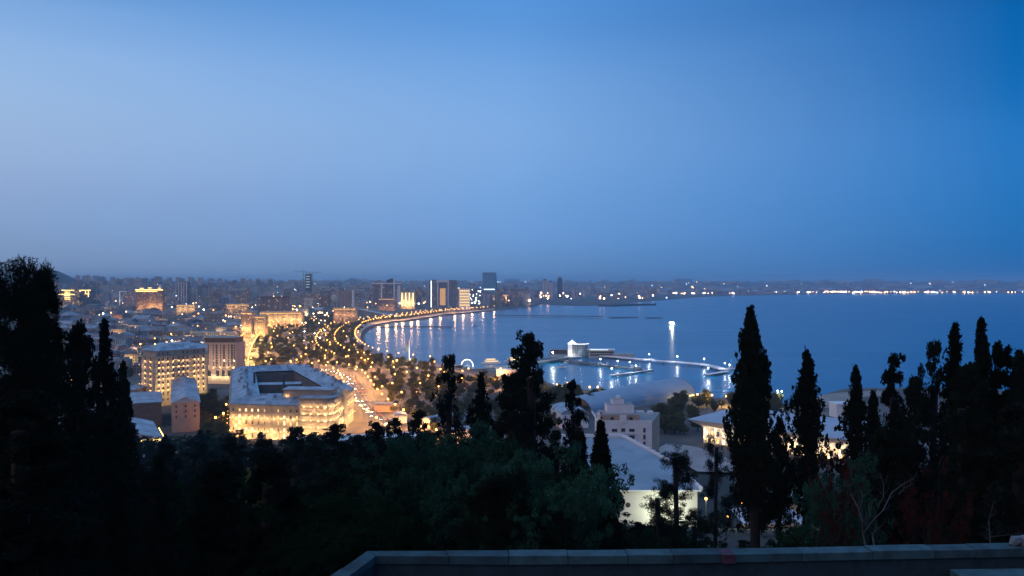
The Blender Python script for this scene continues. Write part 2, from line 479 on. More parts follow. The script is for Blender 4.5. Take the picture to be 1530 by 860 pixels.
def point(loc, W, col=(1, 0.5, 0.2), r=0.25, parent=None):
    key = (round(W), col, r)
    d = point.cache.get(key)
    if d is None:
        d = bpy.data.lights.new('lamp_or_wash', 'POINT'); d.energy = W; d.color = col; d.shadow_soft_size = r; point.cache[key] = d
    o = bpy.data.objects.new('lamp_or_wash', d); COL.objects.link(o); o.location = loc
    if parent: o.parent = parent
    return o
point.cache = {}
def spot(loc, W, col, r, aim, cone=160):
    """a shaded lamp or added wash: light only inside a wide cone round the direction aim"""
    key = (round(W), col, r, cone)
    d = spot.cache.get(key)
    if d is None:
        d = bpy.data.lights.new('lamp_or_wash', 'SPOT'); d.energy = W; d.color = col; d.shadow_soft_size = r
        d.spot_size = math.radians(cone); d.spot_blend = 0.12; spot.cache[key] = d
    o = bpy.data.objects.new('lamp_or_wash', d); COL.objects.link(o); o.location = loc
    from mathutils import Vector
    o.rotation_euler = Vector(aim).to_track_quat('-Z', 'Y').to_euler()
    return o
spot.cache = {}

vs = scene.view_settings
vs.view_transform = 'Standard'; vs.look = 'None'; vs.exposure = 0; vs.gamma = 1; vs.use_curve_mapping = False
cy = scene.cycles
cy.use_denoising = True
cy.use_adaptive_sampling = False
cy.max_bounces = 4; cy.diffuse_bounces = 2; cy.glossy_bounces = 2; cy.transmission_bounces = 2; cy.volume_bounces = 1; cy.transparent_max_bounces = 8
cy.sample_clamp_indirect = 3.0; cy.sample_clamp_direct = 60.0
cy.caustics_reflective = False; cy.caustics_refractive = False
cy.use_light_tree = True
cy.volume_step_rate = 10

# ---------------------------------------------------------------- ground and water
def build_ground():
    rs = np.concatenate([np.geomspace(0.6, 420, 110), np.linspace(425, 1900, 210), np.geomspace(1915, 16800, 130)])
    an = np.radians(np.concatenate([np.arange(-180, -42, 6), np.arange(-42, 42.01, 0.25), np.arange(48, 180, 6)]))
    R, A = np.meshgrid(rs, an, indexing='ij')
    X, Y = R * np.sin(A), R * np.cos(A)
    Z = height(X, Y)
    Z = Z + np.where(Z > 2, 0.0, 0)
    V = np.stack([X.ravel(), Y.ravel(), Z.ravel()], 1)
    nr, na = len(rs), len(an)
    I = np.arange(nr * na).reshape(nr, na)
    J = np.roll(I, -1, axis=1)
    F = np.stack([I[:-1].ravel(), I[1:].ravel(), J[1:].ravel(), J[:-1].ravel()], 1)
    m, t, N, L, out = nt('city_ground')
    b = N.new('ShaderNodeBsdfPrincipled'); b.inputs['Roughness'].default_value = 0.95
    tc = N.new('ShaderNodeTexCoord'); nz = N.new('ShaderNodeTexNoise'); nz.inputs['Scale'].default_value = 0.02; nz.inputs['Detail'].default_value = 8
    L.new(tc.outputs['Object'], nz.inputs['Vector'])
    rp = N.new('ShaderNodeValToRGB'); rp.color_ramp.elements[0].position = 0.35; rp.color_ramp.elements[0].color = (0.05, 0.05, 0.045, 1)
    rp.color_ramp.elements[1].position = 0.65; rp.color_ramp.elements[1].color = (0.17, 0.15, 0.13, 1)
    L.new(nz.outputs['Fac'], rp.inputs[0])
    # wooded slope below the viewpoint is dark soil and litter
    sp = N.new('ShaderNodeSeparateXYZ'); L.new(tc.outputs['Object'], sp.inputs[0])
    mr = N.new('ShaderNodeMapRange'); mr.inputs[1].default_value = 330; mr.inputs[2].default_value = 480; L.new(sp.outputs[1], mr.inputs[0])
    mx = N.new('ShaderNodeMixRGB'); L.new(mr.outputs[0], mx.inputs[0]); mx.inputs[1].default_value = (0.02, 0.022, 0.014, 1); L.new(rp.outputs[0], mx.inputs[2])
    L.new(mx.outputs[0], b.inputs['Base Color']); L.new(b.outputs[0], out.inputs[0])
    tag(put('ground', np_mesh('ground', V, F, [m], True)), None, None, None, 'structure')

    m, t, N, L, out = nt('sea_water')
    b = N.new('ShaderNodeBsdfPrincipled'); b.inputs['Base Color'].default_value = (0.0, 0.14, 0.30, 1)
    b.inputs['Roughness'].default_value = 0.17; b.inputs['IOR'].default_value = 1.33
    tc = N.new('ShaderNodeTexCoord')
    n1 = N.new('ShaderNodeTexNoise'); n1.inputs['Scale'].default_value = 0.12; n1.inputs['Detail'].default_value = 4
    n2 = N.new('ShaderNodeTexNoise'); n2.inputs['Scale'].default_value = 0.006; n2.inputs['Detail'].default_value = 3
    mp = N.new('ShaderNodeMapping'); mp.inputs['Scale'].default_value = (0.35, 1.6, 1)
    L.new(tc.outputs['Object'], n1.inputs['Vector']); L.new(tc.outputs['Object'], mp.inputs['Vector']); L.new(mp.outputs[0], n2.inputs['Vector'])
    mr = N.new('ShaderNodeMapRange'); mr.inputs[1].default_value = 0.35; mr.inputs[2].default_value = 0.65; mr.inputs[3].default_value = 0.235; mr.inputs[4].default_value = 0.27
    L.new(n2.outputs['Fac'], mr.inputs[0]); L.new(mr.outputs[0], b.inputs['Roughness'])
    bp = N.new('ShaderNodeBump'); bp.inputs['Strength'].default_value = 0.02; bp.inputs['Distance'].default_value = 0.3
    L.new(n1.outputs['Fac'], bp.inputs['Height']); L.new(bp.outputs[0], b.inputs['Normal'])
    L.new(b.outputs[0], out.inputs[0])
    w = MB(); w.face([(-16900, 600, 0), (17500, 600, 0), (17500, 16900, 0), (-16900, 16900, 0)])
    tag(w.build('sea', m), None, None, None, 'structure')
build_ground()
# ---------------------------------------------------------------- shore works
def offset_path(path, off):
    out = []
    for i, p in enumerate(path):
        a = path[max(i - 1, 0)]; b = path[min(i + 1, len(path) - 1)]
        tx, ty = b[0] - a[0], b[1] - a[1]; L = math.hypot(tx, ty) + 1e-9
        out.append((p[0] + ty / L * off, p[1] - tx / L * off))
    return out

def resample(path, step):
    out = [path[0]]; acc = 0.0
    for a, b in zip(path[:-1], path[1:]):
        L = math.hypot(b[0] - a[0], b[1] - a[1])
        if L < 1e-6: continue
        t = step - acc
        while t <= L:
            out.append((a[0] + (b[0] - a[0]) * t / L, a[1] + (b[1] - a[1]) * t / L)); t += step
        acc = L - (t - step)
    return out

# bay_w runs from far to near with the land on its right: offset +ve goes inland
_s = offset_path(bay_w, 20)
SGN = 1 if float(coast_dist(np.array([_s[40][0]]), np.array([_s[40][1]]))[0]) > 0 else -1
inland = lambda d: offset_path(bay_w, SGN * d)

def wall_strip(path, w0, w1, z0, z1, name, mats, kind='structure'):
    """solid strip between two offsets of the bay shore"""
    a, b = inland(w0), inland(w1)
    m = MB()
    for i in range(len(path) - 1):
        p, q, r, s_ = a[i], a[i + 1], b[i + 1], b[i]
        m.face([(*p, z1), (*q, z1), (*r, z1), (*s_, z1)], 0)
        m.face([(*p, z0), (*q, z0), (*q, z1), (*p, z1)], 1)
        m.face([(*s_, z0), (*r, z0), (*r, z1), (*s_, z1)], 1)
    o = m.build(name, mats)
    # make the tops face up whatever way the path ran
    me = o.data
    for poly in me.polygons:
        if poly.material_index == 0 and poly.normal.z < 0:
            poly.flip()
    me.update()
    return tag(o, None, None, None, kind)

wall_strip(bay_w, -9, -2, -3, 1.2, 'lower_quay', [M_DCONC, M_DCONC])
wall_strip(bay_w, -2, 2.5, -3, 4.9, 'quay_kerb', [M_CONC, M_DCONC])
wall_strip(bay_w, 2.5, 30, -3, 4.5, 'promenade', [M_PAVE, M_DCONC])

def drape(path, half, name, m, dz=0.35, sub=6, step=14, kind='structure'):
    path = resample(path, step)
    X = np.array([p[0] for p in path]); Y = np.array([p[1] for p in path])
    b = MB()
    b.ribbon(path, half, lambda x, y: hz(x, y) + dz, 0, sub)
    o = b.build(name, m)
    for poly in o.data.polygons:
        if poly.normal.z < 0: poly.flip()
    o.data.update()
    return tag(o, None, None, None, kind)

LV = 5.2
road_near = catmull([G(640, 690, 6), G(600, 655, LV), G(570, 628, LV), G(548, 605, LV), G(538, 590, LV), G(530, 575, LV), G(520, 562, LV), G(495, 553, LV), G(450, 549, LV), G(400, 548, LV), G(360, 551, LV)], 5)
drape(road_near, 11, 'avenue_road', M_ASPH, 0.3, 8, 8)
road_shore = resample(offset_path(bay_w, SGN * 62), 20)
drape([p for p in road_shore], 9, 'shore_road', M_ASPH, 0.4, 4, 16)
road_cross = catmull([G(520, 562, LV), G(560, 556, LV), G(620, 558, LV), G(690, 562, LV), G(760, 570, LV)], 5)
drape(road_cross, 8, 'quay_road', M_ASPH, 0.62, 4, 10)
road_park = catmull([G(350, 560, 8), G(356, 535, 8), G(368, 512, 8), G(385, 495, 8), G(405, 480, 8), G(428, 470, 8), G(448, 464, 8)], 5)
drape(road_park, 12, 'park_street', M_ASPH, 0.5, 4, 12)
drape(catmull([G(440, 504, LV), G(470, 502, LV), G(508, 496, LV)], 4), 22, 'park_square', M_PAVE, 0.8, 6, 10)
drape(catmull([G(600, 640, 6), G(660, 612, LV), G(720, 596, LV), G(790, 590, LV)], 5), 6, 'garden_path', M_ASPH, 0.4, 4, 10)
drape(catmull([G(985, 668, 11), G(1010, 672, 11), G(1050, 690, 12), G(1090, 715, 14)], 4), 15, 'parking_yard', M_PAVE, 1.3, 8, 6)
drape(catmull([G(1210, 611, 3), G(1240, 599, 3), G(1275, 592, 3), G(1330, 589, 3)], 4), 16, 'sand_flat', M_SAND, 0.5, 8, 8)
# lane markings of the avenue
mk = MB()
for off in (-3.6, 0.0, 3.6):
    pth = resample(offset_path(road_near, off), 4)
    for i in range(0, len(pth) - 1, 2):
        a, b = pth[i], pth[i + 1]
        tx, ty = b[0] - a[0], b[1] - a[1]; L = math.hypot(tx, ty) + 1e-9; nx, ny = ty / L * 0.15, -tx / L * 0.15
        P = [(a[0] + nx, a[1] + ny), (b[0] + nx, b[1] + ny), (b[0] - nx, b[1] - ny), (a[0] - nx, a[1] - ny)]
        mk.face([(x, y, hz(x, y) + 0.335) for x, y in P][::-1])
tag(mk.build('road_markings', M_WHITEP), None, None, None, 'structure')

# piers and breakwaters -------------------------------------------------------
def pier(name, label, pxs, half, ztop, mats, thick=1.2, piles=True, cat='pier', step=10, smooth_n=4):
    pth = resample(catmull([G(px, py, ztop) for px, py in pxs], smooth_n), step)
    root = thing(name, label, cat, (pth[0][0], pth[0][1], 0))
    ox, oy = pth[0]
    L_ = [(x - ox, y - oy) for x, y in pth]
    b = MB()
    for i in range(len(L_) - 1):
        a, c = L_[i], L_[i + 1]
        rot = math.atan2(c[1] - a[1], c[0] - a[0])
        ln = math.hypot(c[0] - a[0], c[1] - a[1])
        b.box((a[0] + c[0]) / 2, (a[1] + c[1]) / 2, ztop - thick, ztop, ln + 0.6, half * 2, rot, 1, 0)
    b.build('deck', mats, root)
    if piles:
        q = MB(); q.tube([(0, 0, -3), (0, 0, ztop - thick)], 0.45, 6); pm = q.mesh('pile', [M_DCONC])
        for i in range(0, len(L_), 2):
            for s in (-1, 1): put('pile', pm, root, (L_[i][0], L_[i][1] + s * half * 0.6, 0))
    k = MB()
    for s in (-1, 1):
        e = offset_path(L_, s * (half - 0.15))
        for i in range(len(e) - 1):
            k.tube([(*e[i], ztop + 1.0), (*e[i + 1], ztop + 1.0)], 0.07, 4, 0, False)
            k.tube([(*e[i], ztop), (*e[i], ztop + 1.0)], 0.05, 4, 0, False)
    k.build('railing', M_POLE, root)
    return root

M_LIGHTDECK = mat('light_pier_deck', (0.78, 0.74, 0.76), 0.7, 0.08, 0.1)
pier('pier', 'long pale curved pier from the yacht club tower out to the open bay', [(848, 533), (866, 530.6), (884, 529.6), (905, 530.8), (935, 533.5), (970, 537), (1010, 540), (1047, 543.2), (1068, 547), (1083, 551.5)], 5.5, 3.6, [M_LIGHTDECK, M_LIGHTDECK])
pier('jetty', 'low pale cross jetty at the outer end of the long curved pier', [(1056, 559), (1075, 556), (1093, 553)], 3.6, 2.4, [M_LIGHTDECK, M_DCONC], cat='jetty')
pier('pier', 'dark straight mooring pier with small boats inside the curved pier', [(800, 535), (832, 536), (850, 539), (880, 542.5), (915, 546.5), (958, 550.5)], 3.6, 2.6, [M_DCONC, M_DCONC])
pier('jetty', 'short angled jetty closing the small boat harbour', [(913, 560), (945, 556), (976, 551.8)], 2.8, 2.2, [M_LIGHTDECK, M_DCONC], cat='jetty')
pier('causeway', 'grey causeway linking the ferris wheel quay and the yacht club tower', [(700, 551), (730, 549.5), (760, 546.5), (800, 541), (825, 537), (850, 533)], 5.5, 3.2, [M_CONC, M_DCONC], cat='causeway')
pier('jetty', 'long thin jetty reaching from the inner curve of the bay', [(567, 486.5), (600, 486.8), (640, 487.2), (676, 487.5)], 9, 3.0, [M_DCONC, M_DCONC], cat='jetty', step=18)
pier('breakwater', 'very long thin dark breakwater lying across the middle of the bay', [(738, 470.3), (800, 471), (860, 471.8), (905, 472.5)], 11, 5.0, [M_DCONC, M_DCONC], piles=False, cat='breakwater', step=25, smooth_n=2)
pier('breakwater', 'broken outer end of the dark breakwater lying low in the bay', [(912, 474), (940, 473.2), (962, 473.4)], 9, 2.4, [M_DCONC, M_DCONC], piles=False, cat='breakwater', step=25, smooth_n=2)
pier('breakwater', 'tiny detached tip of the dark breakwater', [(966, 474.4), (980, 474), (990, 474)], 8, 2.2, [M_DCONC, M_DCONC], piles=False, cat='breakwater', step=25, smooth_n=2)
pier('wharf', 'distant cargo wharf pointing out from the far side of the bay', [(905, 455), (935, 453.8), (977, 453.2)], 40, 7, [M_DCONC, M_DCONC], thick=8, piles=False, cat='wharf', step=40, smooth_n=2)

# ---------------------------------------------------------------- city blocks
PAL = {'pale grey': (0.36, 0.35, 0.34), 'cream': (0.42, 0.36, 0.27), 'tan': (0.33, 0.26, 0.2), 'pinkish brown': (0.3, 0.2, 0.17),
       'dark grey': (0.14, 0.14, 0.16), 'blue grey': (0.2, 0.23, 0.28), 'whitish': (0.5, 0.5, 0.49), 'brown': (0.2, 0.14, 0.12)}
ROOFS = [(0.24, 0.27, 0.3), (0.33, 0.36, 0.38), (0.16, 0.17, 0.19), (0.28, 0.22, 0.18), (0.4, 0.42, 0.44)]
RESERVED = []   # px boxes kept for the buildings modelled one by one: (x0, x1, y0, y1) of the base
LANDM = [(112, 458, 'terraces with golden lit cornices'), (222, 458, 'red brick hotel with golden roof edge'), (272, 450, 'slim ribbed tower'),
         (390, 475, 'golden lit street'), (430, 450, 'long dark slab block'), (460, 430, 'tower under construction'), (585, 458, 'twin ribbed hotel towers'),
         (609, 458, 'golden floodlit block'), (665, 458, 'broad portal block'), (730, 442, 'tall blue glass tower'), (820, 441, 'white twin towers'), (317, 497, 'glaring floodlight'),
         (258, 585, 'sill lit hotel'), (330, 565, 'arcaded tower hotel'), (150, 440, 'hillside district'), (350, 430, 'far hill district'), (520, 455, 'white gatehouse roof')]

def make_block(m, w, d, h, rng, tint, rooft, lit, cx=0, cy=0, z=0, rot=0):
    uvo = (round(rng.uniform(0, 3000)) * 3.1, round(rng.uniform(0, 3000)) * 3.3)
    m.tint = (*tint, lit)
    m.box(cx, cy, z - 12, z + h, w, d, rot, 0, None, False, (uvo[0], uvo[1] - 12 + 0.0))
    m.tint = (*rooft, 0)
    c, s = math.cos(rot), math.sin(rot)
    W = lambda x, y: (cx + c * x - s * y, cy + s * x + c * y)
    kind = rng.random()
    if h < 20 and kind < 0.45:
        if w < d: m.gable(cx, cy, z + h + 0.02, z + h + min(w, d) * 0.22, w + 0.8, d + 0.8, rot, 1, 1, rng.choice([0, 0.8]))
        else: m.gable(cx, cy, z + h + 0.02, z + h + min(w, d) * 0.22, d + 0.8, w + 0.8, rot + PI / 2, 1, 1, rng.choice([0, 0.8]))
        return 'pitched'
    # parapet ring
    for sx, sy, lx, ly in ((0, -1, w, 0.5), (0, 1, w, 0.5), (-1, 0, 0.5, d - 1), (1, 0, 0.5, d - 1)):
        x, y = W(sx * (w / 2 - 0.22), sy * (d / 2 - 0.22)); m.box(x, y, z + h + 0.01, z + h + 1.1, lx, ly, rot, 1)
    n = 1 + int(rng.random() * 3)
    for _ in range(n):
        x, y = W(rng.uniform(-0.3, 0.3) * w, rng.uniform(-0.3, 0.3) * d)
        m.box(x, y, z + h + 0.02, z + h + rng.uniform(2, 4.5), rng.uniform(3, 7), rng.uniform(3, 6), rot, 1)
    if h > 30 and rng.random() < 0.5:
        m.tint = (*[c * 0.9 for c in tint], lit); m.box(cx, cy, z + h + 0.015, z + h + rng.uniform(4, 9), w * 0.5, d * 0.5, rot, 0, 1, False)
    return 'flat'

def gen_city():
    rng = random.Random(5)
    cand = []
    def zone(pxa, pxb, Da, Db, sp, hfun, dens, rot0, wr):
        # jittered grid in world space, turned to the street direction
        xa = (pxa - 765) / FPX; xb = (pxb - 765) / FPX
        R = Db * 1.2
        c, s = math.cos(rot0), math.sin(rot0)
        n = int(2 * R / sp) + 2
        for i in range(-n, n):
            for j in range(-n, n):
                gx, gy = i * sp * 1.15, j * sp
                x = c * gx - s * gy; y = s * gx + c * gy
                if not (Da <= y < Db): continue
                x += rng.uniform(-.12, .12) * sp; y += rng.uniform(-.12, .12) * sp
                if not (xa <= x / y <= xb): continue
                if rng.random() > dens: continue
                cand.append((x, y, sp, hfun(rng, x, y), rot0 + rng.choice([0, 0, 0, PI / 2, 0.2, -0.15]), wr))
    lowh = lambda r, x, y: r.choice([5, 6, 7, 8, 10, 12])
    midh = lambda r, x, y: r.choice([11, 13, 14, 16, 17, 19, 22, 26])
    hih = lambda r, x, y: r.choice([18, 22, 26, 32, 40, 48, 56, 62])
    farh = lambda r, x, y: r.choice([16, 22, 30, 42, 54, 68])
    zone(120, 350, 760, 1250, 27, lowh, 0.9, 0.25, (0.6, 0.86))
    zone(60, 480, 1250, 1900, 36, lambda r, x, y: r.choice([8, 10, 12, 13, 15, 17]), 0.88, 0.1, (0.6, 0.86))
    zone(40, 600, 1900, 2700, 52, midh, 0.9, -0.1, (0.55, 0.85))
    zone(20, 640, 2700, 3500, 64, hih, 0.9, 0.15, (0.5, 0.8))
    zone(470, 800, 3330, 4700, 54, lambda r, x, y: r.choice([26, 34, 44, 56, 66]), 0.8, 0.05, (0.5, 0.75))
    zone(0, 800, 3500, 4900, 92, farh, 0.85, 0.3, (0.45, 0.75))
    zone(0, 980, 4900, 7200, 150, farh, 0.8, 0.1, (0.45, 0.7))
    zone(760, 1530, 6600, 9500, 190, lambda r, x, y: r.choice([10, 14, 20, 26, 34]), 0.8, 0.0, (0.4, 0.8))
    zone(-100, 1620, 9500, 13500, 330, lambda r, x, y: r.choice([15, 25, 40]), 0.7, 0.0, (0.4, 0.8))
    X = np.array([c[0] for c in cand]); Y = np.array([c[1] for c in cand])
    d = coast_dist(X, Y); Z = height(X, Y, d)
    out = []
    for (x, y, sp, h, rot, wr), dd, z in zip(cand, d, Z):
        if dd < (95 if y < 3500 else 30): continue
        z = float(z); px, py = project(x, y, z)
        if in_park(px, py) or any(a <= px <= b and c <= py <= e for a, b, c, e in RESERVED): continue
        if not clear_roads(x, y, sp * 0.5): continue
        w = sp * rng.uniform(*wr); dp = sp * rng.uniform(*wr)
        if h > 30: w = min(w, 34) ; dp = min(dp, 26)
        out.append((h * w / (y * y), x, y, z, w, dp, h, rot))
    out.sort(reverse=True)
    return out

PARK = [(352, 566), (352, 535), (366, 510), (392, 492), (430, 476), (480, 470), (530, 463), (600, 466), (640, 462), (760, 458), (780, 466), (700, 475), (560, 490), (545, 520), (600, 545), (760, 560), (830, 590), (760, 660), (620, 700), (345, 700)]
def in_poly(px, py, P):
    c = False; j = len(P) - 1
    for i in range(len(P)):
        if (P[i][1] > py) != (P[j][1] > py) and px < (P[j][0] - P[i][0]) * (py - P[i][1]) / (P[j][1] - P[i][1]) + P[i][0]: c = not c
        j = i
    return c
in_park = lambda px, py: in_poly(px, py, PARK)
ROADPTS = np.array(resample(road_park, 12))
def clear_roads(x, y, r):
    return float(np.min(np.hypot(ROADPTS[:, 0] - x, ROADPTS[:, 1] - y))) > r + 10

# screen boxes (base of building) kept free for the named buildings
RESERVED += [(195, 312, 560, 640), (295, 360, 540, 585), (85, 142, 448, 466), (198, 246, 448, 472), (262, 286, 444, 456), (380, 435, 454, 474), (550, 712, 456, 466),
             (505, 545, 460, 480), (180, 260, 585, 720), (365, 400, 478, 506), (285, 335, 492, 512), (388, 455, 470, 484), (715, 745, 440, 452), (800, 842, 440, 452), (448, 476, 432, 446), (160, 185, 452, 464), (505, 530, 450, 462), (260, 300, 455, 466)]

blocks = gen_city()
def storeys(h): return max(1, int(round(h / 3.3)))
NUMW = ['zero', 'one', 'two', 'three', 'four', 'five', 'six', 'seven', 'eight', 'nine', 'ten', 'eleven', 'twelve', 'thirteen', 'fourteen', 'fifteen', 'sixteen', 'seventeen', 'eighteen']
ORD = ['', 'second ', 'third ', 'fourth ', 'fifth ', 'sixth ', 'seventh ', 'eighth ', 'ninth ', 'tenth ']
def where(px, py):
    best = min(LANDM, key=lambda l: ((l[0] - px)) ** 2 + (2.2 * (l[1] - py)) ** 2)
    dx, dy = px - best[0], py - best[1]
    if abs(dx) > 1.4 * abs(dy) + 4: rel = 'left of' if dx < 0 else 'right of'
    else: rel = 'in front of' if dy > 0 else 'behind'
    return rel, best[2]

def place_blocks():
    rng = random.Random(21)
    seen = []; rest = MB()
    n_ind = 0
    for sc_, x, y, z, w, dp, h, rot in blocks:
        px, py = project(x, y, z + h)
        cname = rng.choice(['pale grey', 'cream', 'tan', 'pinkish brown', 'dark grey', 'blue grey', 'whitish', 'brown', 'pale grey', 'cream'])
        tint = tuple(c * rng.uniform(1.05, 1.35) for c in PAL[cname]); rf = rng.choice(ROOFS)
        lit = rng.choice([0.01, 0.02, 0.04, 0.09]) if y < 3000 else 0.05
        if n_ind < 292 and y < 5200 and (150 if py > 470 else 85) < px < 1535:
            n_ind += 1
            m = MB()
            rk = make_block(m, w, dp, h, rng, tint, rf, lit)
            if h * FPX / y > 11:
                # wall and roof as parts of the building
                root = thing('city_building', None, 'building', (x, y, z), rot, 'city buildings')
                wl, rl = MB(), MB()
                for f, mi, uv in zip(m.f, m.m, m.uv):
                    t = (wl, rl)[mi]; t.tint = m.c[f[0]]; t.face([m.v[i] for i in f], 0, uv)
                wl.build('wall', M_FAC, root); rl.build('roof', M_ROOFT, root)
            else:
                root = m.build('city_building', [M_FAC, M_ROOFT]); root.location = (x, y, z); root.rotation_euler = (0, 0, rot)
                root['category'] = 'building'; root['group'] = 'city buildings'
            if y < 2600 and rng.random() < .3: spot((x + rng.uniform(-.2, .2) * w, y - dp * .55 - 5, z + 5), 9000 * (h / 12 + .3), (1, .55, .22), .6, (0, 1, .15), 165)  # warm wash added at random fronts for city glow, no fixture there
            s = storeys(h)
            sz = ('%s-storey' % NUMW[s]) if s < len(NUMW) else 'towering'
            rel, lm = where(px, py)
            shape = 'broad ' if w > 1.35 * dp else ('deep ' if dp > 1.35 * w else '')
            seen.append(((cname, sz, shape, rk, rel, lm), px, root))
        else:
            make_block(rest, w, dp, h, rng, tint, rf, lit, x, y, z, rot)
    tag(rest.build('distant_buildings', [M_FAC, M_ROOFT]), 'hazy mass of far city blocks filling the skyline and the opposite shore', 'buildings', None, 'stuff')
    by = {}
    for k, px, root in seen: by.setdefault(k, []).append((px, root))
    for (cname, sz, shape, rk, rel, lm), L_ in by.items():
        L_.sort(key=lambda t: t[0])
        for i, (px, root) in enumerate(L_):
            core = '%s %s %s%s block %s %s' % (cname, sz, shape, rk + '-roofed', rel, lm)
            if len(L_) > 1:
                pre = 'leftmost' if i == 0 else ('rightmost' if i == len(L_) - 1 else (ORD[i] + 'from left').strip() if i < len(ORD) else 'inner')
                core = pre + ' ' + core
            if len(core.split()) > 16: core = core.replace(shape, '', 1).replace('-roofed', '')
            if len(core.split()) > 16: core = core.replace(' block', '', 1)
            if len(core.split()) > 16: core = core.replace('-roofed', '').replace('leftmost ', 'first ')
            while len(core.split()) > 16: core = core.replace(' ' + core.split()[-1], '')
            tag(root, core)
    return len(seen), len(blocks)
print('city blocks', place_blocks())
# ---------------------------------------------------------------- landmark buildings
WIN = {}
def window_mesh(w, h, lit, arch=False, sill=True):
    key = (round(w, 2), round(h, 2), lit, arch)
    if key in WIN: return WIN[key]
    b = MB()
    # outer frame proud of the wall, local x along the wall, -y outwards
    f = 0.12
    b.box(-w / 2 + f / 2, -0.03, 0, h, f, 0.14, 0, 0); b.box(w / 2 - f / 2, -0.03, 0, h, f, 0.14, 0, 0)
    b.box(0, -0.03, h - f, h, w - 2 * f, 0.14, 0, 0)
    b.box(0, -0.10, -0.18, 0, w + 0.4, 0.32, 0, 0)
    b.box(0, -0.045, 0.01, h - f - 0.01, 0.08, 0.06, 0, 0)
    b.face([(-w / 2 + f, -0.02, 0), (w / 2 - f, -0.02, 0), (w / 2 - f, -0.02, h - f), (-w / 2 + f, -0.02, h - f)], 1)
    if arch:
        n = 6
        pts = [(w / 2 * math.cos(PI * k / n), h + w / 2 * math.sin(PI * k / n)) for k in range(n + 1)]
        b.face([(x, -0.025, z) for x, z in pts][::-1][::-1], 1)
        for (x0, z0), (x1, z1) in zip(pts[:-1], pts[1:]): b.tube([(x0, -0.05, z0), (x1, -0.05, z1)], 0.12, 4, 0)
    me = b.mesh('window', [M_FRAME, {0: M_GLASS, 1: M_WARMLIT, 2: M_WARMLIT2}[lit]])
    WIN[key] = me
    return me

class Facade:
    """one straight wall of a building, seen from outside with x running left to right"""
    def __init__(s, root, p, q, origin):
        s.root = root; s.p = p; s.q = q; s.L = math.hypot(q[0] - p[0], q[1] - p[1])
        s.rot = math.atan2(q[1] - p[1], q[0] - p[0]); s.o = origin
    def at(s, u, out=0.0):
        c, sn = math.cos(s.rot), math.sin(s.rot)
        return (s.p[0] + c * u + sn * out - s.o[0], s.p[1] + sn * u - c * out - s.o[1])
    def window(s, u, z, w, h, lit=0, arch=False, name='window'):
        x, y = s.at(u, 0.06)
        return put(name, window_mesh(w, h, lit, arch), s.root, (x, y, z), s.rot)
    def band(s, b, z0, z1, out, m=0, u0=None, u1=None):
        u0 = 0 if u0 is None else u0; u1 = s.L if u1 is None else u1
        x, y = s.at((u0 + u1) / 2, out / 2); b.box(x, y, z0, z1, u1 - u0, out, s.rot, m)
    def lamp(s, u, z, W, out=0.9, col=(1, 0.6, 0.28), r=0.12):
        x, y = s.at(u, out)
        c_, s_ = math.cos(s.rot), math.sin(s.rot)
        spot((x + s.o[0], y + s.o[1], z + s.root.location.z), W, col, r, (-s_, c_, 0.1), 172)
        b = s.__dict__.setdefault('lb', None)
        m = LAMPM.get('fixture')
        if m is None:
            k = MB(); k.ball((0, 0, 0.28), 0.2, 0, 6, 4); k.box(0, 0.3, 0.2, 0.3, 0.1, 0.6, 0, 1); m = LAMPM['fixture'] = k.mesh('facade_lamp', [M_WARM, M_DARKF])
        put('facade_lamp', m, s.root, (x, y, z), s.rot)
LAMPM = {}

def flat_poly(poly, origin): return [(x - origin[0], y - origin[1]) for x, y in poly]

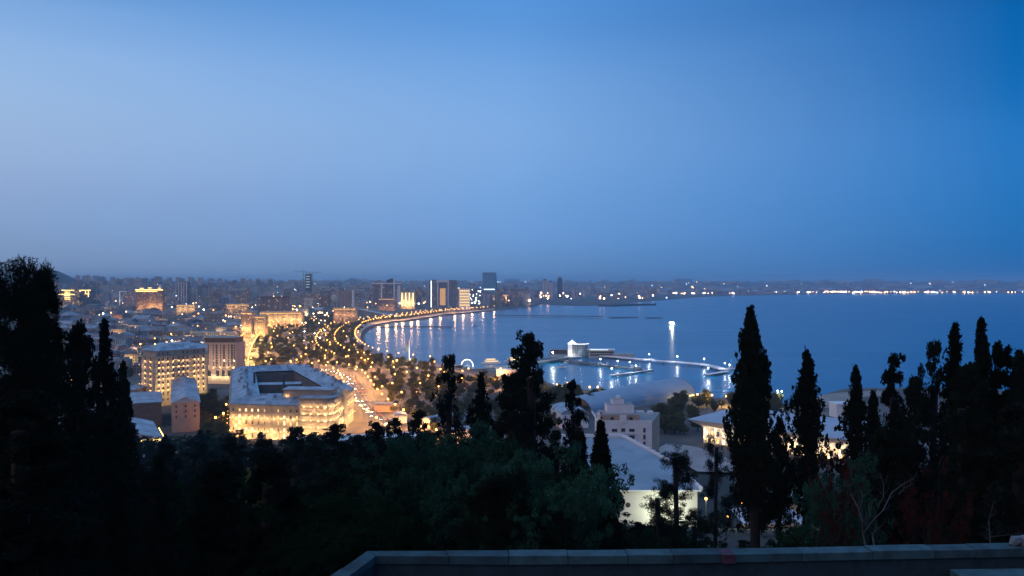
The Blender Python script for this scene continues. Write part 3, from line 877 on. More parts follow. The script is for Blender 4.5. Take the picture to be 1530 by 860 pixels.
# ---- the large floodlit palace block with its courtyard ----------------------
def palace():
    z0 = 8.0
    A, B, C, E, F = (-184, 519), (-119, 508), (-119.0, 597), (-186, 738), (-252, 716)
    root = thing('palace_building', 'huge golden floodlit stone block with blue sheet roofs round a courtyard', 'building', (A[0], A[1], z0))
    O = A
    Hh = 22.0
    base = hz(*A) - z0
    outer = [A, B, C, E, F]
    # courtyard polygon
    def inset(poly, d):
        n = len(poly); out = []
        for i in range(n):
            p0, p1, p2 = [np.array(poly[j % n], float) for j in (i - 1, i, i + 1)]
            e1 = (p1 - p0) / np.linalg.norm(p1 - p0); e2 = (p2 - p1) / np.linalg.norm(p2 - p1)
            n1 = np.array([-e1[1], e1[0]]); n2 = np.array([-e2[1], e2[0]])
            bis = n1 + n2; bis /= np.linalg.norm(bis); out.append(tuple(p1 + bis * d / max(0.3, bis.dot(n1))))
        return out
    inner = inset(outer, 19); mid = inset(outer, 9.5)
    LO, LI, LM = [flat_poly(p, O) for p in (outer, inner, mid)]
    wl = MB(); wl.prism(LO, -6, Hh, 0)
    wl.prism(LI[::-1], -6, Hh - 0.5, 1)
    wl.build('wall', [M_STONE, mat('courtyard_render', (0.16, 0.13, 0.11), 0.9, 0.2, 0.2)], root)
    rf = MB()
    n = 5; ez = Hh + 0.9
    OO = flat_poly(inset(outer, -0.6), O); II = flat_poly(inset(outer, 19.6), O)
    for i in range(n):
        j = (i + 1) % n
        rf.face([(*OO[i], ez), (*OO[j], ez), (*LM[j], ez + 4.2), (*LM[i], ez + 4.2)], 0)
        rf.face([(*LM[i], ez + 4.2), (*LM[j], ez + 4.2), (*II[j], ez - 0.2), (*II[i], ez - 0.2)], 0)
    roof = rf.build('roof', [M_BLUEROOF], root)
    # chimneys, dormers and parapet urns
    rng = random.Random(3)
    ch = MB()
    for i in range(n):
        j = (i + 1) % n
        a, b = np.array(LM[i]), np.array(LM[j]); L = np.linalg.norm(b - a)
        k = int(L / 8)
        for q in range(k):
            p = a + (b - a) * (q + 0.5 + rng.uniform(-.2, .2)) / k
            off = rng.uniform(-4, 4); e = (b - a) / L
            p = p + np.array([-e[1], e[0]]) * off
            zz = ez + 4.2 * (1 - abs(off) / 9.5)
            if rng.random() < 0.6: ch.box(p[0], p[1], zz - 0.5, zz + rng.uniform(1.2, 2.4), rng.uniform(.8, 1.4), rng.uniform(.8, 2.2), math.atan2(e[1], e[0]), 0)
            else: ch.gable(p[0], p[1], zz - 0.2, zz + 1.4, 2.2, 3.0, math.atan2(e[1], e[0]), 1)
    ch.build('chimneys', [M_CONC, M_BLUEROOF], root)
    fr = [Facade(root, A, B, O), Facade(root, B, C, O), Facade(root, C, E, O), Facade(root, F, A, O)]
    co = MB()
    for f in fr:
        f.band(co, Hh - 0.9, Hh - 0.02, 0.9); f.band(co, Hh, Hh + 0.88, 0.5)
        for zz in (4.4, 8.6, 13.0, 17.2): f.band(co, zz, zz + 0.45, 0.4)
        k = int(f.L / 3.9)
        for i in range(k + 1):
            u = f.L * i / k
            f.band(co, 4.9, 21.0, 0.28, 0, max(0, u - 0.3), min(f.L, u + 0.3))
    co.build('cornice', [M_STONE], root)
    rows = [(0.9, 2.5, True), (5.5, 2.2, False), (9.6, 2.1, True), (13.9, 2.0, False), (18.0, 1.8, False)]
    f = fr[0]; k = 11; usable = f.L - 17.5
    for zz, hh, arch in rows:
        for i in range(k):
            u = usable * (i + 0.5) / k + 0.3
            f.window(u, zz, 1.5, hh, rng.choice([0, 0, 1, 1, 2]), arch)
    for i in range(k + 1):
        u = usable * i / k + 0.4
        f.lamp(u, 5.2, 700, 1.1); f.lamp(u, 13.6, 560, 1.0)
        if i % 2: f.lamp(u, 0.6, 1100, 2.2)
    for u in (8, 24, 40, 56):
        x, y = f.at(u, 10); spot((x + O[0], y + O[1], z0 + 3), 5200, (1, .6, .27), .5, (-.15, 1, .45), 120)  # front wash added to brighten the palace, no fixture built
    f = fr[1]; k = 12
    for zz, hh, arch in rows[1:]:
        for i in range(k):
            f.window(18 + (f.L - 20) * (i + 0.5) / k, zz, 1.7, hh, rng.choice([0, 1, 1, 2]), arch)
    for yy in (535, 548, 562, 576, 590):
        spot((-108.5, yy, z0 + 7), 5200, (1, .62, .3), .4, (-1, .15, .1), 165)
    for i in range(k + 1):
        u = 18 + (f.L - 20) * i / k
        f.lamp(u, 5.2, 2200, 1.3); f.lamp(u, 13.6, 1800, 1.1)
    f = fr[2]
    for i in range(8): f.lamp(5 + 18 * i, 12, 900, 2.5)
    f = fr[3]
    for i in range(5): f.lamp(f.L - 5 - 18 * i, 6, 250, 2.0)
    # corner pavilion, a storey and an attic higher than the wings
    P = [(-136, 508.8), (-117.2, 505.6), (-114.5, 512), (-114.5, 526), (-136, 529)]
    LP = flat_poly(P, O)
    pv = MB(); pv.prism(LP, -6, 27.5, 0); pv.build('corner_pavilion', [M_STONE], root)
    pr = MB(); pr.prism(flat_poly(inset(P, -0.7), O), 27.5, 28.2, 1, 0, True); pr.build('pavilion_roof', [M_BLUEROOF, M_STONE], root)
    at_ = MB(); at_.prism(flat_poly([(-150, 522), (-118, 519), (-117, 533), (-150, 536)], O), 20, 31.0, 0, 1)
    at_.prism(flat_poly([(-150.6, 521.4), (-117.4, 518.4), (-116.4, 533.6), (-150.6, 536.6)], O), 31.0, 31.7, 0, 1, True)
    at_.build('attic_storey', [M_STONE2, M_BLUEROOF], root)
    at2 = MB(); at2.prism(flat_poly([(-119.5, 556), (-117.0, 556), (-117.0, 566), (-119.5, 566)], O), -6, 26.0, 0, 1); at2.prism(flat_poly([(-120, 555.5), (-116.4, 555.5), (-116.4, 566.5), (-120, 566.5)], O), 26.0, 26.8, 0, 1, True)
    at2.build('bay_tower', [M_STONE, M_BLUEROOF], root)
    pf = [Facade(root, P[0], P[1], O), Facade(root, P[1], P[2], O), Facade(root, P[2], P[3], O)]
    pc = MB()
    for q, f in enumerate(pf):
        for zz in (4.4, 8.6, 13.0, 17.2, 21.8, 26.4): f.band(pc, zz, zz + 0.5, 0.5)
        k = (4, 2, 3)[q]
        for r, (zz, hh, arch) in enumerate(rows + [(22.8, 1.9, False)]):
            if r in (0, 2) and q == 2: continue
            for i in range(k):
                if sum(1 for c in root.children if c.name.startswith('window')) > 97: break
                f.window(f.L * (i + 0.5) / k, zz, 1.5, hh, rng.choice([1, 2, 2]), arch)
        for zz in (5.2, 9.2, 13.6, 17.9, 22.3):
            for i in range(k): f.lamp(f.L * (i + 0.5) / k + 0.9, zz, 700, 0.9)
    pc.build('pavilion_cornice', [M_STONE], root)
    fa = Facade(root, (-150, 522), (-118, 519), O)
    for u in (2.5, 29.5): fa.lamp(u, 27.5, 300, 1.2)
    # courtyard blocks and the two tall flues seen against the inner wall
    cb = MB()
    cb.box(-190 - O[0], 640 - O[1], -6, 20.5, 40, 16, 0.2, 0, 1); cb.gable(-186 - O[0], 600 - O[1], 14, 18, 18, 26, PI / 2 + 0.1, 1); cb.box(-186 - O[0], 600 - O[1], -6, 13.9, 26, 18, 0.1, 0)
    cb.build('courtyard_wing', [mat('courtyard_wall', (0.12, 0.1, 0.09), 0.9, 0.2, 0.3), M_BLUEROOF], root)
    for px in (380, 424):
        D = 640; x, zt = T(px, 556 if px < 400 else 559, 615)
        fl = MB(); fl.tube([(x - O[0], 615 - O[1], -6), (x - O[0], 615 - O[1], zt - z0)], 0.9, 8); fl.build('flue', [M_DCONC], root)
    # small statue like finials on the left eave and back eave
    fi = MB()
    for (p, q) in ((F, A), (E, F)):
        L = math.hypot(q[0] - p[0], q[1] - p[1])
        for i in range(int(L / 7)):
            t = (i + .5) / int(L / 7); x = p[0] + (q[0] - p[0]) * t - O[0]; y = p[1] + (q[1] - p[1]) * t - O[1]
            fi.tube([(x, y, Hh + .85), (x, y, Hh + 1.5), (x, y, Hh + 2.4)], [0.4, 0.5, 0.1], 6)
    fi.build('finials', [M_STONE], root)
palace()

# ---- hotel with a lamp under every window -----------------------------------
def lit_hotel():
    z0 = 14.0
    P0 = (T(211.5, 600, 672)[0], 672.0); P1 = (T(231.5, 600, 655)[0], 655.0); P2 = (T(309, 600, 690)[0], 690.0)
    O = P1
    root = thing('hotel_building', 'pale stone hotel with a glowing lamp under each window and a blue roof', 'building', (P1[0], P1[1], z0))
    P3 = (P2[0] - 12, P2[1] + 34); P4 = (P0[0] - 8, P0[1] + 32)
    poly = [P1, P2, P3, P4, P0]; LP = flat_poly(poly, O)
    top = T(250, 531.5, 665)[1] - z0
    wl = MB(); wl.prism(LP, -14, top, 0, 1); wl.build('wall', [M_STONE, M_BLUEROOF], root)
    # attic set back, with hipped roof
    cx = sum(p[0] for p in LP) / 5; cy_ = sum(p[1] for p in LP) / 5
    ins = [(cx + (x - cx) * 0.95, cy_ + (y - cy_) * 0.93) for x, y in LP]
    at_ = MB(); at_.prism(ins, top, top + 4.6, 0); at_.build('attic_storey', [M_STONE], root)
    rf = MB(); hi = [(cx + (x - cx) * 0.5, cy_ + (y - cy_) * 0.4) for x, y in LP]; ov = [(cx + (x - cx) * 1.0, cy_ + (y - cy_) * 0.99) for x, y in LP]
    for i in range(5):
        j = (i + 1) % 5
        rf.face([(*ov[i], top + 4.6), (*ov[j], top + 4.6), (*hi[j], top + 9), (*hi[i], top + 9)], 0)
    rf.face([(x, y, top + 9) for x, y in hi], 0); rf.face([(x, y, top + 4.59) for x, y in ov][::-1], 0)
    rf.build('roof', [M_BLUEROOF], root)
    fl, fm = Facade(root, P0, P1, O), Facade(root, P1, P2, O)
    co = MB()
    for f in (fl, fm):
        f.band(co, top - 0.8, top - 0.02, 0.9)
        f.band(co, top - 9.2, top - 8.8, 0.3)
        f.band(co, top - 14, top - 13.6, 0.3)
    co.build('cornice', [M_STONE], root)
    nr = 8; dz = 4.75
    k = 0
    groups = [0.075, 0.15, 0.24, 0.34, 0.45, 0.535, 0.62, 0.75, 0.83, 0.93]
    for r in range(nr):
        zz = top - 3.6 - r * dz
        if zz < -8: break
        for t in (0.3, 0.7):
            fl.window(fl.L * t, zz, 1.6, 2.3, 0, r % 2 == 0)
            fl.lamp(fl.L * t, zz - 1.0, 300, 0.7)
        for t in groups:
            fm.window(fm.L * t, zz, 1.5, 2.2, 0, r % 2 == 0)
            if r < 6: fm.lamp(fm.L * t, zz - 1.0, 210, 0.65)
    for t in groups: 
        if t not in (0.34, 0.45): fm.window(fm.L * t, top + 1.2, 1.3, 2.0, 0, True)
    for z_ in (2, 10, 18, 26):
        fl.lamp(0.5, z_, 500, 2.0); 
    fl.lamp(fl.L * 0.5, -1, 4200, 5.0)
    for u in (.15, .5, .85): x, y = fm.at(fm.L * u, 13); spot((x + O[0], y + O[1], z0 + 6), 9500, (1, .66, .32), .6, (-.3, 1, .2), 150)  # wash added to lift the whole hotel front, without a fixture
lit_hotel()

# ---- taller hotel with arcaded base -----------------------------------------
def arcade_hotel():
    z0 = 12.0; D = 815.0
    x0 = T(303, 560, D)[0]; x1 = T(350.5, 560, D - 4)[0]
    O = (x0, D)
    root = thing('tower_hotel', 'tall pinkish hotel with rows of small dark windows and a bright arched base', 'building', (x0, D, z0))
    W = x1 - x0
    top = T(320, 512, D)[1] - z0
    wl = MB(); wl.box(W / 2, 14, -10, top, W, 28, 0, 0, 1); wl.build('wall', [mat('pink_stone', (0.42, 0.31, 0.25), 0.85, 0.1, 0.15), M_BLUEROOF], root)
    at_ = MB(); at_.box(W / 2, 14, top, top + 4.5, W - 3, 25, 0, 0, 1); at_.box(W / 2, 14, top + 4.5, top + 5.2, W - 1.5, 26.5, 0, 0, 1); at_.build('attic_storey', [M_BROWN, M_CONC], root)
    f = Facade(root, (x0, D), (x1, D), O)
    co = MB(); f.band(co, top - .8, top + .3, 1.0); f.band(co, 9.6, 10.2, .6); co.build('cornice', [M_STONE], root)
    for r in range(9):
        for i, t in enumerate((0.08, 0.17, 0.32, 0.42, 0.54, 0.64, 0.78, 0.88, 0.95)):
            f.window(W * t, 11.5 + r * (top - 13) / 9, 2.2 if i in (3, 5, 7) else 1.4, 2.3, 0)
    for t in (0.2, 0.45, 0.62, 0.8): f.window(W * t, 1.5, 3.4, 4.6, 0, True, 'arch_opening')
    for t in (0.1, 0.33, 0.54, 0.72, 0.92): f.lamp(W * t, 1.0, 1500, 2.6, (1, 0.85, 0.45)); f.lamp(W * t, 10.6, 320, 1.4, (1, 0.75, 0.4))
    for u in (.2, .5, .8): spot((x0 + W * u, D - 14, z0 + 16), 4200, (1, .66, .42), .6, (0, 1, .2), 150)  # added wash lights brighten this front; no lamps stand there
arcade_hotel()

# ---- long house with sheet roof between the two big blocks --------------------
def gabled(name, label, px0, px1, pyb, zb, D0, length, wall_h, roof_h, mw, mr, turn=0.0, wins=(3, 2), lamp=None, hip=0.0, cat='building'):
    x0 = T(px0, pyb, D0)[0]; x1 = T(px1, pyb, D0)[0]; W = x1 - x0; cx = (x0 + x1) / 2
    root = thing(name, label, cat, (cx, D0, zb), turn)
    b = MB(); b.box(0, length / 2, -12, wall_h, W, length, 0, 0)
    if roof_h > 0 and not hip:
        for yy, s in ((0.01, 1), (length - 0.01, -1)):
            P = [(-W / 2, yy, wall_h), (W / 2, yy, wall_h), (0, yy, wall_h + roof_h)]
            b.face(P if s > 0 else P[::-1], 0)
    b.build('wall', [mw], root)
    r = MB()
    if roof_h > 0: r.gable(0, length / 2, wall_h + 0.05, wall_h + roof_h + 0.2, W + 1.2, length + 1.0, 0, 0, 0, hip)
    else: r.box(0, length / 2, wall_h, wall_h + 0.5, W + 0.8, length + 0.8, 0, 0)
    r.build('roof', [mr], root)
    f = Facade(root, (-W / 2, 0), (W / 2, 0), (0, 0))
    for i in range(wins[0]):
        for j in range(wins[1]):
            f.window(W * (i + 0.5) / wins[0], wall_h - 3.1 - 3.6 * j, 1.3, 1.9, 0)
    return root
gabled('row_house', 'long narrow building with pale blue sheet roof between hotel and palace', 258, 297, 610, 14, 545, 135, 13.2, 4.2, M_PINK, M_BLUEROOF, 0.40, (3, 3))
gabled('warehouse', 'low brown walled building with flat blue roof below the sill lit hotel', 186, 239, 600, 15, 560, 60, 9.5, 0.0, M_BROWN, M_BLUEROOF, 0.42, (0, 0))
gabled('house', 'small pinkish house with pitched roof left of the sill lit hotel', 182, 202, 570, 14, 640, 24, 9, 2.5, M_PINK, M_BLUEROOF, 0.1, (2, 2), hip=0.8)
gabled('house', 'low house with pale blue hipped roof at the edge of the dark trees', 178, 228, 650, 22, 350, 22, 5.5, 3.4, M_WHITE, M_BLUEROOF, 0.3, (3, 1), hip=0.9)
r_ = gabled('long_shed', 'pale shed roof with a glowing strip of light along its eave', 172, 238, 625, 17, 432, 60, 7, 3.6, M_WHITE, M_BLUEROOF, 0.5, (0, 0))
sb = MB(); sb.box(0, -0.7, 6.1, 6.7, 26, 0.25); sb.box(13.9, 20, 6.1, 6.7, 0.25, 36); sb.build('light_strip', [M_STRIP], r_)
point((r_.location.x + 12, r_.location.y - 6, 22), 500)

# ---- white apartment building -------------------------------------------------
def apartments():
    D = 425.0; z0 = 11.0
    xa, xb = T(893, 690, D)[0], T(974, 690, D)[0]
    xc, Dc = T(985, 690, D + 34)[0], D + 34.0
    O = (xa, D)
    root = thing('apartment_building', 'white stepped apartment building with dark windows and pinkish side wall', 'building', (xa, D, z0))
    W = xb - xa
    top = T(960, 631, D)[1] - z0
    wl = MB()
    wl.prism([(0, 0), (W, 0), (xc - xa, 34), (2, 34)], -14, top, 0, 1)
    wl.build('wall', [M_WHITE, M_CONC], root)
    sd = MB(); f = Facade(root, (xb, D), (xc, Dc), O)
    f.band(sd, -14, top - 0.01, 0.12); sd.build('side_wall', [M_PINK], root)
    up = MB()
    up.box(W * 0.42, 9, top, top + 4.0, W * 0.72, 16, 0, 0, 1); up.build('penthouse', [M_STONE2, M_CONC], root)
    u2 = MB(); u2.box(W * 0.45, 12, top + 4.0, top + 8.4, W * 0.5, 12, 0, 0, 1); u2.box(W * 0.42, 13, top + 8.4, top + 11.0, W * 0.22, 7, 0, 0, 1); u2.box(W * 0.44, 13.5, top + 11.0, top + 12.4, W * 0.08, 3, 0, 0)
    u2.build('roof_tower', [M_WHITE, M_CONC], root)
    pp = MB()
    for (cx, cy_, sx, sy) in ((W * .5, .2, W, .4), (.2, 17, .4, 33), (W * .9, 33.6, W * .3, .4)): pp.box(cx, cy_, top + 0.01, top + 1.1, sx, sy)
    pp.box(2, 6, top + .01, top + 4, 2.5, 4); pp.box(W + 4, 28, top + .01, top + 1.6, 3, 3); pp.build('parapet', [M_WHITE], root)
    ff = Facade(root, (xa, D), (xb, D), O)
    for r in range(7):
        zz = top - 5.2 - r * 3.7
        if zz < -2: break
        ff.window(W * 0.86, zz, 1.4, 2.4, 0)
        ff.window(W * 0.63, zz + .3, 3.0, 1.6, 0); ff.window(W * 0.31, zz + .3, 3.0, 1.6, 0); ff.window(W * 0.12, zz + .3, 1.8, 1.8, 0)
        for bu in (.47, .31, .63):
            bl = MB(); bl.box(W * bu, -0.62, zz - 0.9, zz - .75, 3.8, 1.2, 0, 0); bl.box(W * bu, -1.2, zz - .9, zz + .15, 3.8, .1, 0, 0); bl.build('balcony', [M_WHITEP], root)
        ff.window(W * 0.47, zz + 0.3, 2.2, 1.9, 0)
        f.window(8, zz, 1.2, 1.6, 0); f.window(24, zz, 1.2, 1.6, 0)
    for t in (0.27, 0.62): ff2 = Facade(root, (xa, D + 1), (xb, D + 1), O); ff2.window(W * t, top + 1.1, 2.0, 1.8, 0)
    bt = MB(); bt.box(W * 0.47, 0.3, top + .02, top + 3.6, 3.4, 1.4); bt.build('stair_head', [M_WHITEP], root)
apartments()

# ---- big gabled hall nearer the viewer ------------------------------------------
def gym():
    D = 235.0
    zt = T(960, 731, D)[1]; z0 = 33.0
    xl, xr = T(880, 731, D)[0], T(1042, 731, D)[0]
    root = thing('sports_hall', 'large white hall with broad blue grey sloping roof among the dark trees', 'building', (xl, D, z0))
    W = xr - xl; eh = zt - z0
    xa, za = T(922, 652, 283); xb2, zb2 = T(985, 692, 262)
    # pent roof rising away from the viewer, its right verge cut back diagonally
    xk, zk = T(1000, 690, 262)
    R = [(-1, -0.8, eh), (W + 1, -0.8, eh), (xk - xl, 262 - D, zk - z0), (xa - xl + 2, 283 - D, za - z0), (-6, 283 - D, za - z0)]
    b = MB()
    b.face([(0, 0, -10), (W, 0, -10), (W, 0, eh - .05), (0, 0, eh - .05)], 0)
    P = [(0, 0), (W, 0), (xk - xl, 27), (xa - xl + 2, 48), (0, 48)]; H = [eh - .05, eh - .05, zk - z0 - .05, za - z0 - .05, za - z0 - .05]
    for i in range(1, 5):
        j = (i + 1) % 5
        b.face([(*P[i], -10), (*P[j], -10), (*P[j], H[j]), (*P[i], H[i])], 0)
    b.build('wall', [mat('white_hall_wall', (0.66, 0.66, 0.62), 0.7, 0.06, 0.2)], root)
    r = MB(); r.face(R, 0); r.face([(x, y, z - 0.5) for x, y, z in R][::-1], 0)
    for i in range(5):
        j = (i + 1) % 5; r.face([(R[i][0], R[i][1], R[i][2] - .5), (R[j][0], R[j][1], R[j][2] - .5), R[j], R[i]], 0)
    r.build('roof', [roof_metal('ribbed_pale_roof', (0.3, 0.34, 0.37), (0.4, 0.45, 0.48), 1.2)], root)
    c = MB()
    for i, j in ((1, 2), (2, 3), (3, 4)):
        a, d = np.array(R[i]), np.array(R[j]); rot = math.atan2(d[1] - a[1], d[0] - a[0])
        n = 10
        for k in range(n):
            p, q = a + (d - a) * k / n, a + (d - a) * (k + 1) / n
            m_ = (p + q) / 2; L = np.linalg.norm((q - p)[:2])
            c.box(m_[0], m_[1], m_[2] - 0.2, m_[2] + 0.9, L + 0.05, 0.9, rot)
    c.build('parapet', [M_WHITEP], root)
    g = MB(); g.box(W / 2, -0.95, eh - 0.35, eh + 0.06, W + 2, 0.28); g.build('gutter', [M_WHITEP], root)
    v = MB(); v.tube([(W * .36, -0.06, eh - 4.6), (W * .36, 0.1, eh - 4.6)], 0.75, 16); v.build('round_vent', [M_DARKF], root)
    v = MB(); v.tube([(W * .4, 12, eh + 1.5), (W * .4, 12, eh + 5.2)], 0.12, 6); v.build('vent_pipe', [M_DARKF], root)
    for px in (905, 965):
        x, z = T(px, 800, D - 1.2); point((x, D - 2.0, T(px, 790, D)[1]), 1200, (1, 0.75, 0.4), 0.2)
    x, z = T(1000, 770, D - 6); point((x, D - 7, z), 5200, (0.95, 1.0, 0.72), 0.3)
    f = Facade(root, (xl, D), (xr, D), (xl, D))
    for px, lit in ((893, 2), (908, 2), (1022, 1)):
        u = T(px, 800, D)[0] - xl; f.window(u, T(px, 815, D)[1] - z0, 2.2, 3.6, lit)
gym()

# ---- long festival hall with half round roof by the water ------------------------
def vault_hall():
    (xa, ya), (xb, yb) = G(862, 616, 4), G(1012, 592, 4)
    L = math.hypot(xb - xa, yb - ya); rot = math.atan2(yb - ya, xb - xa)
    root = thing('vaulted_hall', 'long barrel roofed hall in dull blue metal beside the water', 'building', (xa, ya, 4.0), rot)
    R = 19.0; n = 14; segs = 16
    b = MB()
    def sec(t): return R * (0.82 + 0.18 * t), 15.5 * (0.72 + 0.28 * math.sin(min(1, t * 1.15) * PI / 2))
    for i in range(segs):
        t0, t1 = i / segs, (i + 1) / segs
        for k in range(n):
            a0, a1 = PI * k / n, PI * (k + 1) / n
            Q = []
            for t, a in ((t0, a0), (t1, a0), (t1, a1), (t0, a1)):
                r, h = sec(t); Q.append((L * t, -r * math.cos(a) , 1.2 + h * math.sin(a) ** 0.8))
            b.face(Q, 0)
    b.build('barrel_roof', [mat('dull_blue_metal', (0.33, 0.40, 0.48), 0.5, 0.06, 0.1, 0.2)], root, True)
    e = MB()
    for t, s in ((0.004, -1), (0.985, 1)):
        r, h = sec(t)
        P = [(L * t, -r * math.cos(PI * k / n), 1.2 + h * math.sin(PI * k / n) ** 0.8) for k in range(n + 1)]
        e.face(P if s < 0 else P[::-1], 0)
    e.build('end_wall', [M_BROWN], root)
    p = MB(); p.box(L / 2, 0, -3, 1.25, L, 2 * R, 0, 0); p.build('plinth', [M_CONC], root)
    g = MB(); r, h = sec(1)
    for k in range(n):
        a0, a1 = PI * k / n, PI * (k + 1) / n
        g.tube([(L + .2, -r * math.cos(a0), 1.2 + h * math.sin(a0) ** .8), (L + .2, -r * math.cos(a1), 1.2 + h * math.sin(a1) ** .8)], 0.5, 5)
    g.build('edge_rib', [M_CONC], root)
    w = MB(); w.box(L * 0.86, -R - 0.4, 3.2, 3.8, L * 0.26, 0.4); w.build('light_strip', [M_STRIP], root)
vault_hall()

# ---- long white building with warm lit front on the right -------------------------
def conference():
    z0 = 9.5
    A = (T(1052, 650, 497)[0], 497.0); B = (T(1275, 690, 436)[0], 436.0)
    O = A
    root = thing('conference_building', 'long white building with overhanging pale blue roof and brilliant lit front', 'building', (A[0], A[1], z0))
    f = Facade(root, A, B, O); L = f.L
    c, s = math.cos(f.rot), math.sin(f.rot)
    def W(u, v, z): return (A[0] + c * u - s * v - O[0], A[1] + s * u + c * v - O[1], z)
    eh = T(1150, 640, 470)[1] - z0 + 0.5
    P2 = lambda u, v: W(u, v, 0)[:2]
    b = MB(); b.prism([P2(0, 0), P2(L, 0), P2(L, 58), P2(0, 58)], -12, eh - 4.5, 0); b.build('wall', [M_WHITE], root)
    k = MB()   # raked white fascia leaning out over the front
    o1 = 5.0
    lo = [P2(0, -0.02), P2(L, -0.02), P2(L, 58), P2(0, 58)]; hi = [P2(-o1 - 4, -o1), P2(L + o1, -o1), P2(L + o1, 62), P2(-o1 - 4, 62)]
    for i in range(4):
        j = (i + 1) % 4
        k.face([(*lo[i], eh - 4.5), (*lo[j], eh - 4.5), (*hi[j], eh), (*hi[i], eh)], 0)
    k.build('fascia', [M_WHITE], root)
    r = MB(); mid = [P2(14, 20), P2(L - 14, 20), P2(L - 14, 40), P2(14, 40)]
    for i in range(4):
        j = (i + 1) % 4
        r.face([(*hi[i], eh + .02), (*hi[j], eh + .02), (*mid[j], eh + 2.6), (*mid[i], eh + 2.6)], 0)
    r.face([(*p, eh + 2.6) for p in mid], 0)
    r.build('roof', [mat('pale_blue_roof', (0.4, 0.46, 0.52), 0.6, 0.08, 0.1)], root)
    n = 24; cl = MB()
    rng = random.Random(9)
    for i in range(n + 1):
        f.band(cl, -8, eh - 4.6, 0.7, 0, max(0, L * i / n - .35), min(L, L * i / n + .35))
    cl.build('pilasters', [M_WHITE], root)
    for i in range(n):
        for zz in (0.6, 5.2):
            f.window(L * (i + .5) / n, zz, 2.0, 3.0, rng.choice([0, 1, 2, 2]))
        if i % 2 == 0:
            f.lamp(L * (i + .5) / n, 9.2, 2600, 1.8, (1, 0.74, 0.42)); f.lamp(L * (i + .5) / n, 4.2, 1600, 1.4, (1, 0.62, 0.3))
    v = MB(); v.box(*P2(30, 30), eh + 2.62, eh + 3.6, 2, 2); v.box(*P2(80, 12), eh + 1.0, eh + 2.4, 1.4, 1.4); v.build('roof_vents', [M_DARKF], root)
conference()

# ---- yacht club drum on its mole ----------------------------------------------------
def yacht_club():
    (x, y) = G(864, 531.5, 2)
    root = thing('yacht_club_tower', 'round glass tower with a white lit tent roof standing in the harbour', 'building', (x, y, 2.0))
    H = T(864, 513, y)[1] - 2; R = 15.0
    b = MB(); pts = [(R * math.cos(2 * PI * k / 24), R * math.sin(2 * PI * k / 24)) for k in range(24)]
    b.prism(pts, -4, H, 0, 1); b.build('glass_drum', [mat('blue_grey_glass', (0.08, 0.11, 0.14), 0.15), M_CONC], root)
    m = MB()
    for k in range(24): m.box(pts[k][0] * 1.01, pts[k][1] * 1.01, -2, H, 0.14, 0.14)
    for zz in (3.5, 7.0, 10.5, 14): m.prism([(p[0] * 1.012, p[1] * 1.012) for p in pts], zz, zz + .14, 0, 0, True)
    m.build('mullions', [M_WHITEP], root)
    st = MB(); st.box(-R * .85, -R * .62, -3, H + .5, 6, 5); st.build('stair_tower', [M_WHITEP], root)
    t = MB(); t.prism([(-15.5, -14), (-3, -14), (-3, -2), (-15.5, -2)], H, H + .6, 0)
    q = [(-15.5, -14, H + .6), (-3, -14, H + .6), (-3, -2, H + .6), (-15.5, -2, H + .6)]; ap = (-9.5, -8, H + 6.2)
    for i in range(4): t.face([q[i], q[(i + 1) % 4], ap], 0)
    t.build('lit_tent_roof', [emis('glowing_canvas', (0.85, 0.95, 1.0), 1.7, False)], root)
    s = MB(); s.prism([(p[0] * 1.05, p[1] * 1.05) for p in pts], H, H + .7, 0, 1, True); s.build('light_ring', [M_COOLSTRIP, M_CONC], root)
    fl = MB(); fl.box(-6, -R - 1, 0.2, 1.6, 10, 0.3); fl.build('lit_entrance', [M_COOLSTRIP], root)
    point((x - 12, y - R - 5, 5), 2500, (1, 0.85, 0.6), 0.6); point((x - 20, y - R, 6), 3500, (0.8, 0.95, 1), 0.6); point((x + 2, y - 6 - R, 9), 2500, (0.8, 0.95, 1), 0.6)
    (x2, y2) = G(898, 531.5, 2)
    r2 = thing('club_annex', 'low two storey pavilion with a lit roof edge right of the harbour tower', 'building', (x2, y2, 2.0))
    b = MB(); b.box(0, 0, -4, 9.5, 37, 18, -0.08, 0, 1); b.build('wall', [M_CONC, M_WHITE], r2)
    b = MB(); b.box(0, -9.3, 1.2, 3.4, 33, 0.4, -0.08, 0); b.box(0, -9.3, 5.0, 7.4, 33, 0.4, -0.08, 0); b.build('window_band', [M_GLASS], r2)
    b = MB(); b.box(0, 0, 9.5, 10.3, 40, 21, -0.08, 0); b.build('roof', [M_WHITEP], r2)
    b = MB(); b.box(-4, -10.8, 9.7, 10.1, 26, 0.2, -0.08); b.build('light_strip', [M_COOLSTRIP], r2)
    (x3, y3) = G(931, 532.5, 2)
    r3 = thing('boat_shed', 'lowest grey shed at the far right end of the yacht club', 'shed', (x3, y3, 2.0))
    b = MB(); b.box(0, 0, -4, 4.2, 30, 14, -0.12, 0, 1); b.build('wall', [M_CONC, M_BLUEROOF], r3)
    b = MB(); b.box(0, 0, 4.2, 4.8, 31, 15, -0.12, 0, 0); b.build('roof', [M_BLUEROOF], r3)
    (x4, y4) = G(845, 530, 2); r4 = thing('quay_pavilion', 'low dark pavilion tucked behind the left side of the harbour tower', 'building', (x4, y4 + 22, 2.0))
    b = MB(); b.box(-8, 0, -4, 6.0, 26, 12, 0, 0, 1); b.build('wall', [M_DCONC, M_CONC], r4)
    b = MB(); b.box(-8, 0, 6.0, 6.6, 28, 14); b.build('roof', [M_CONC], r4)
    # mole under them
    (xa, ya) = G(890, 531, 1)
    m = MB(); m.box(xa - 10, ya + 4, -4, 1.7, 118, 46, 0.03, 0); tag(m.build('harbour_mole', M_CONC), None, None, None, 'structure')
yacht_club()

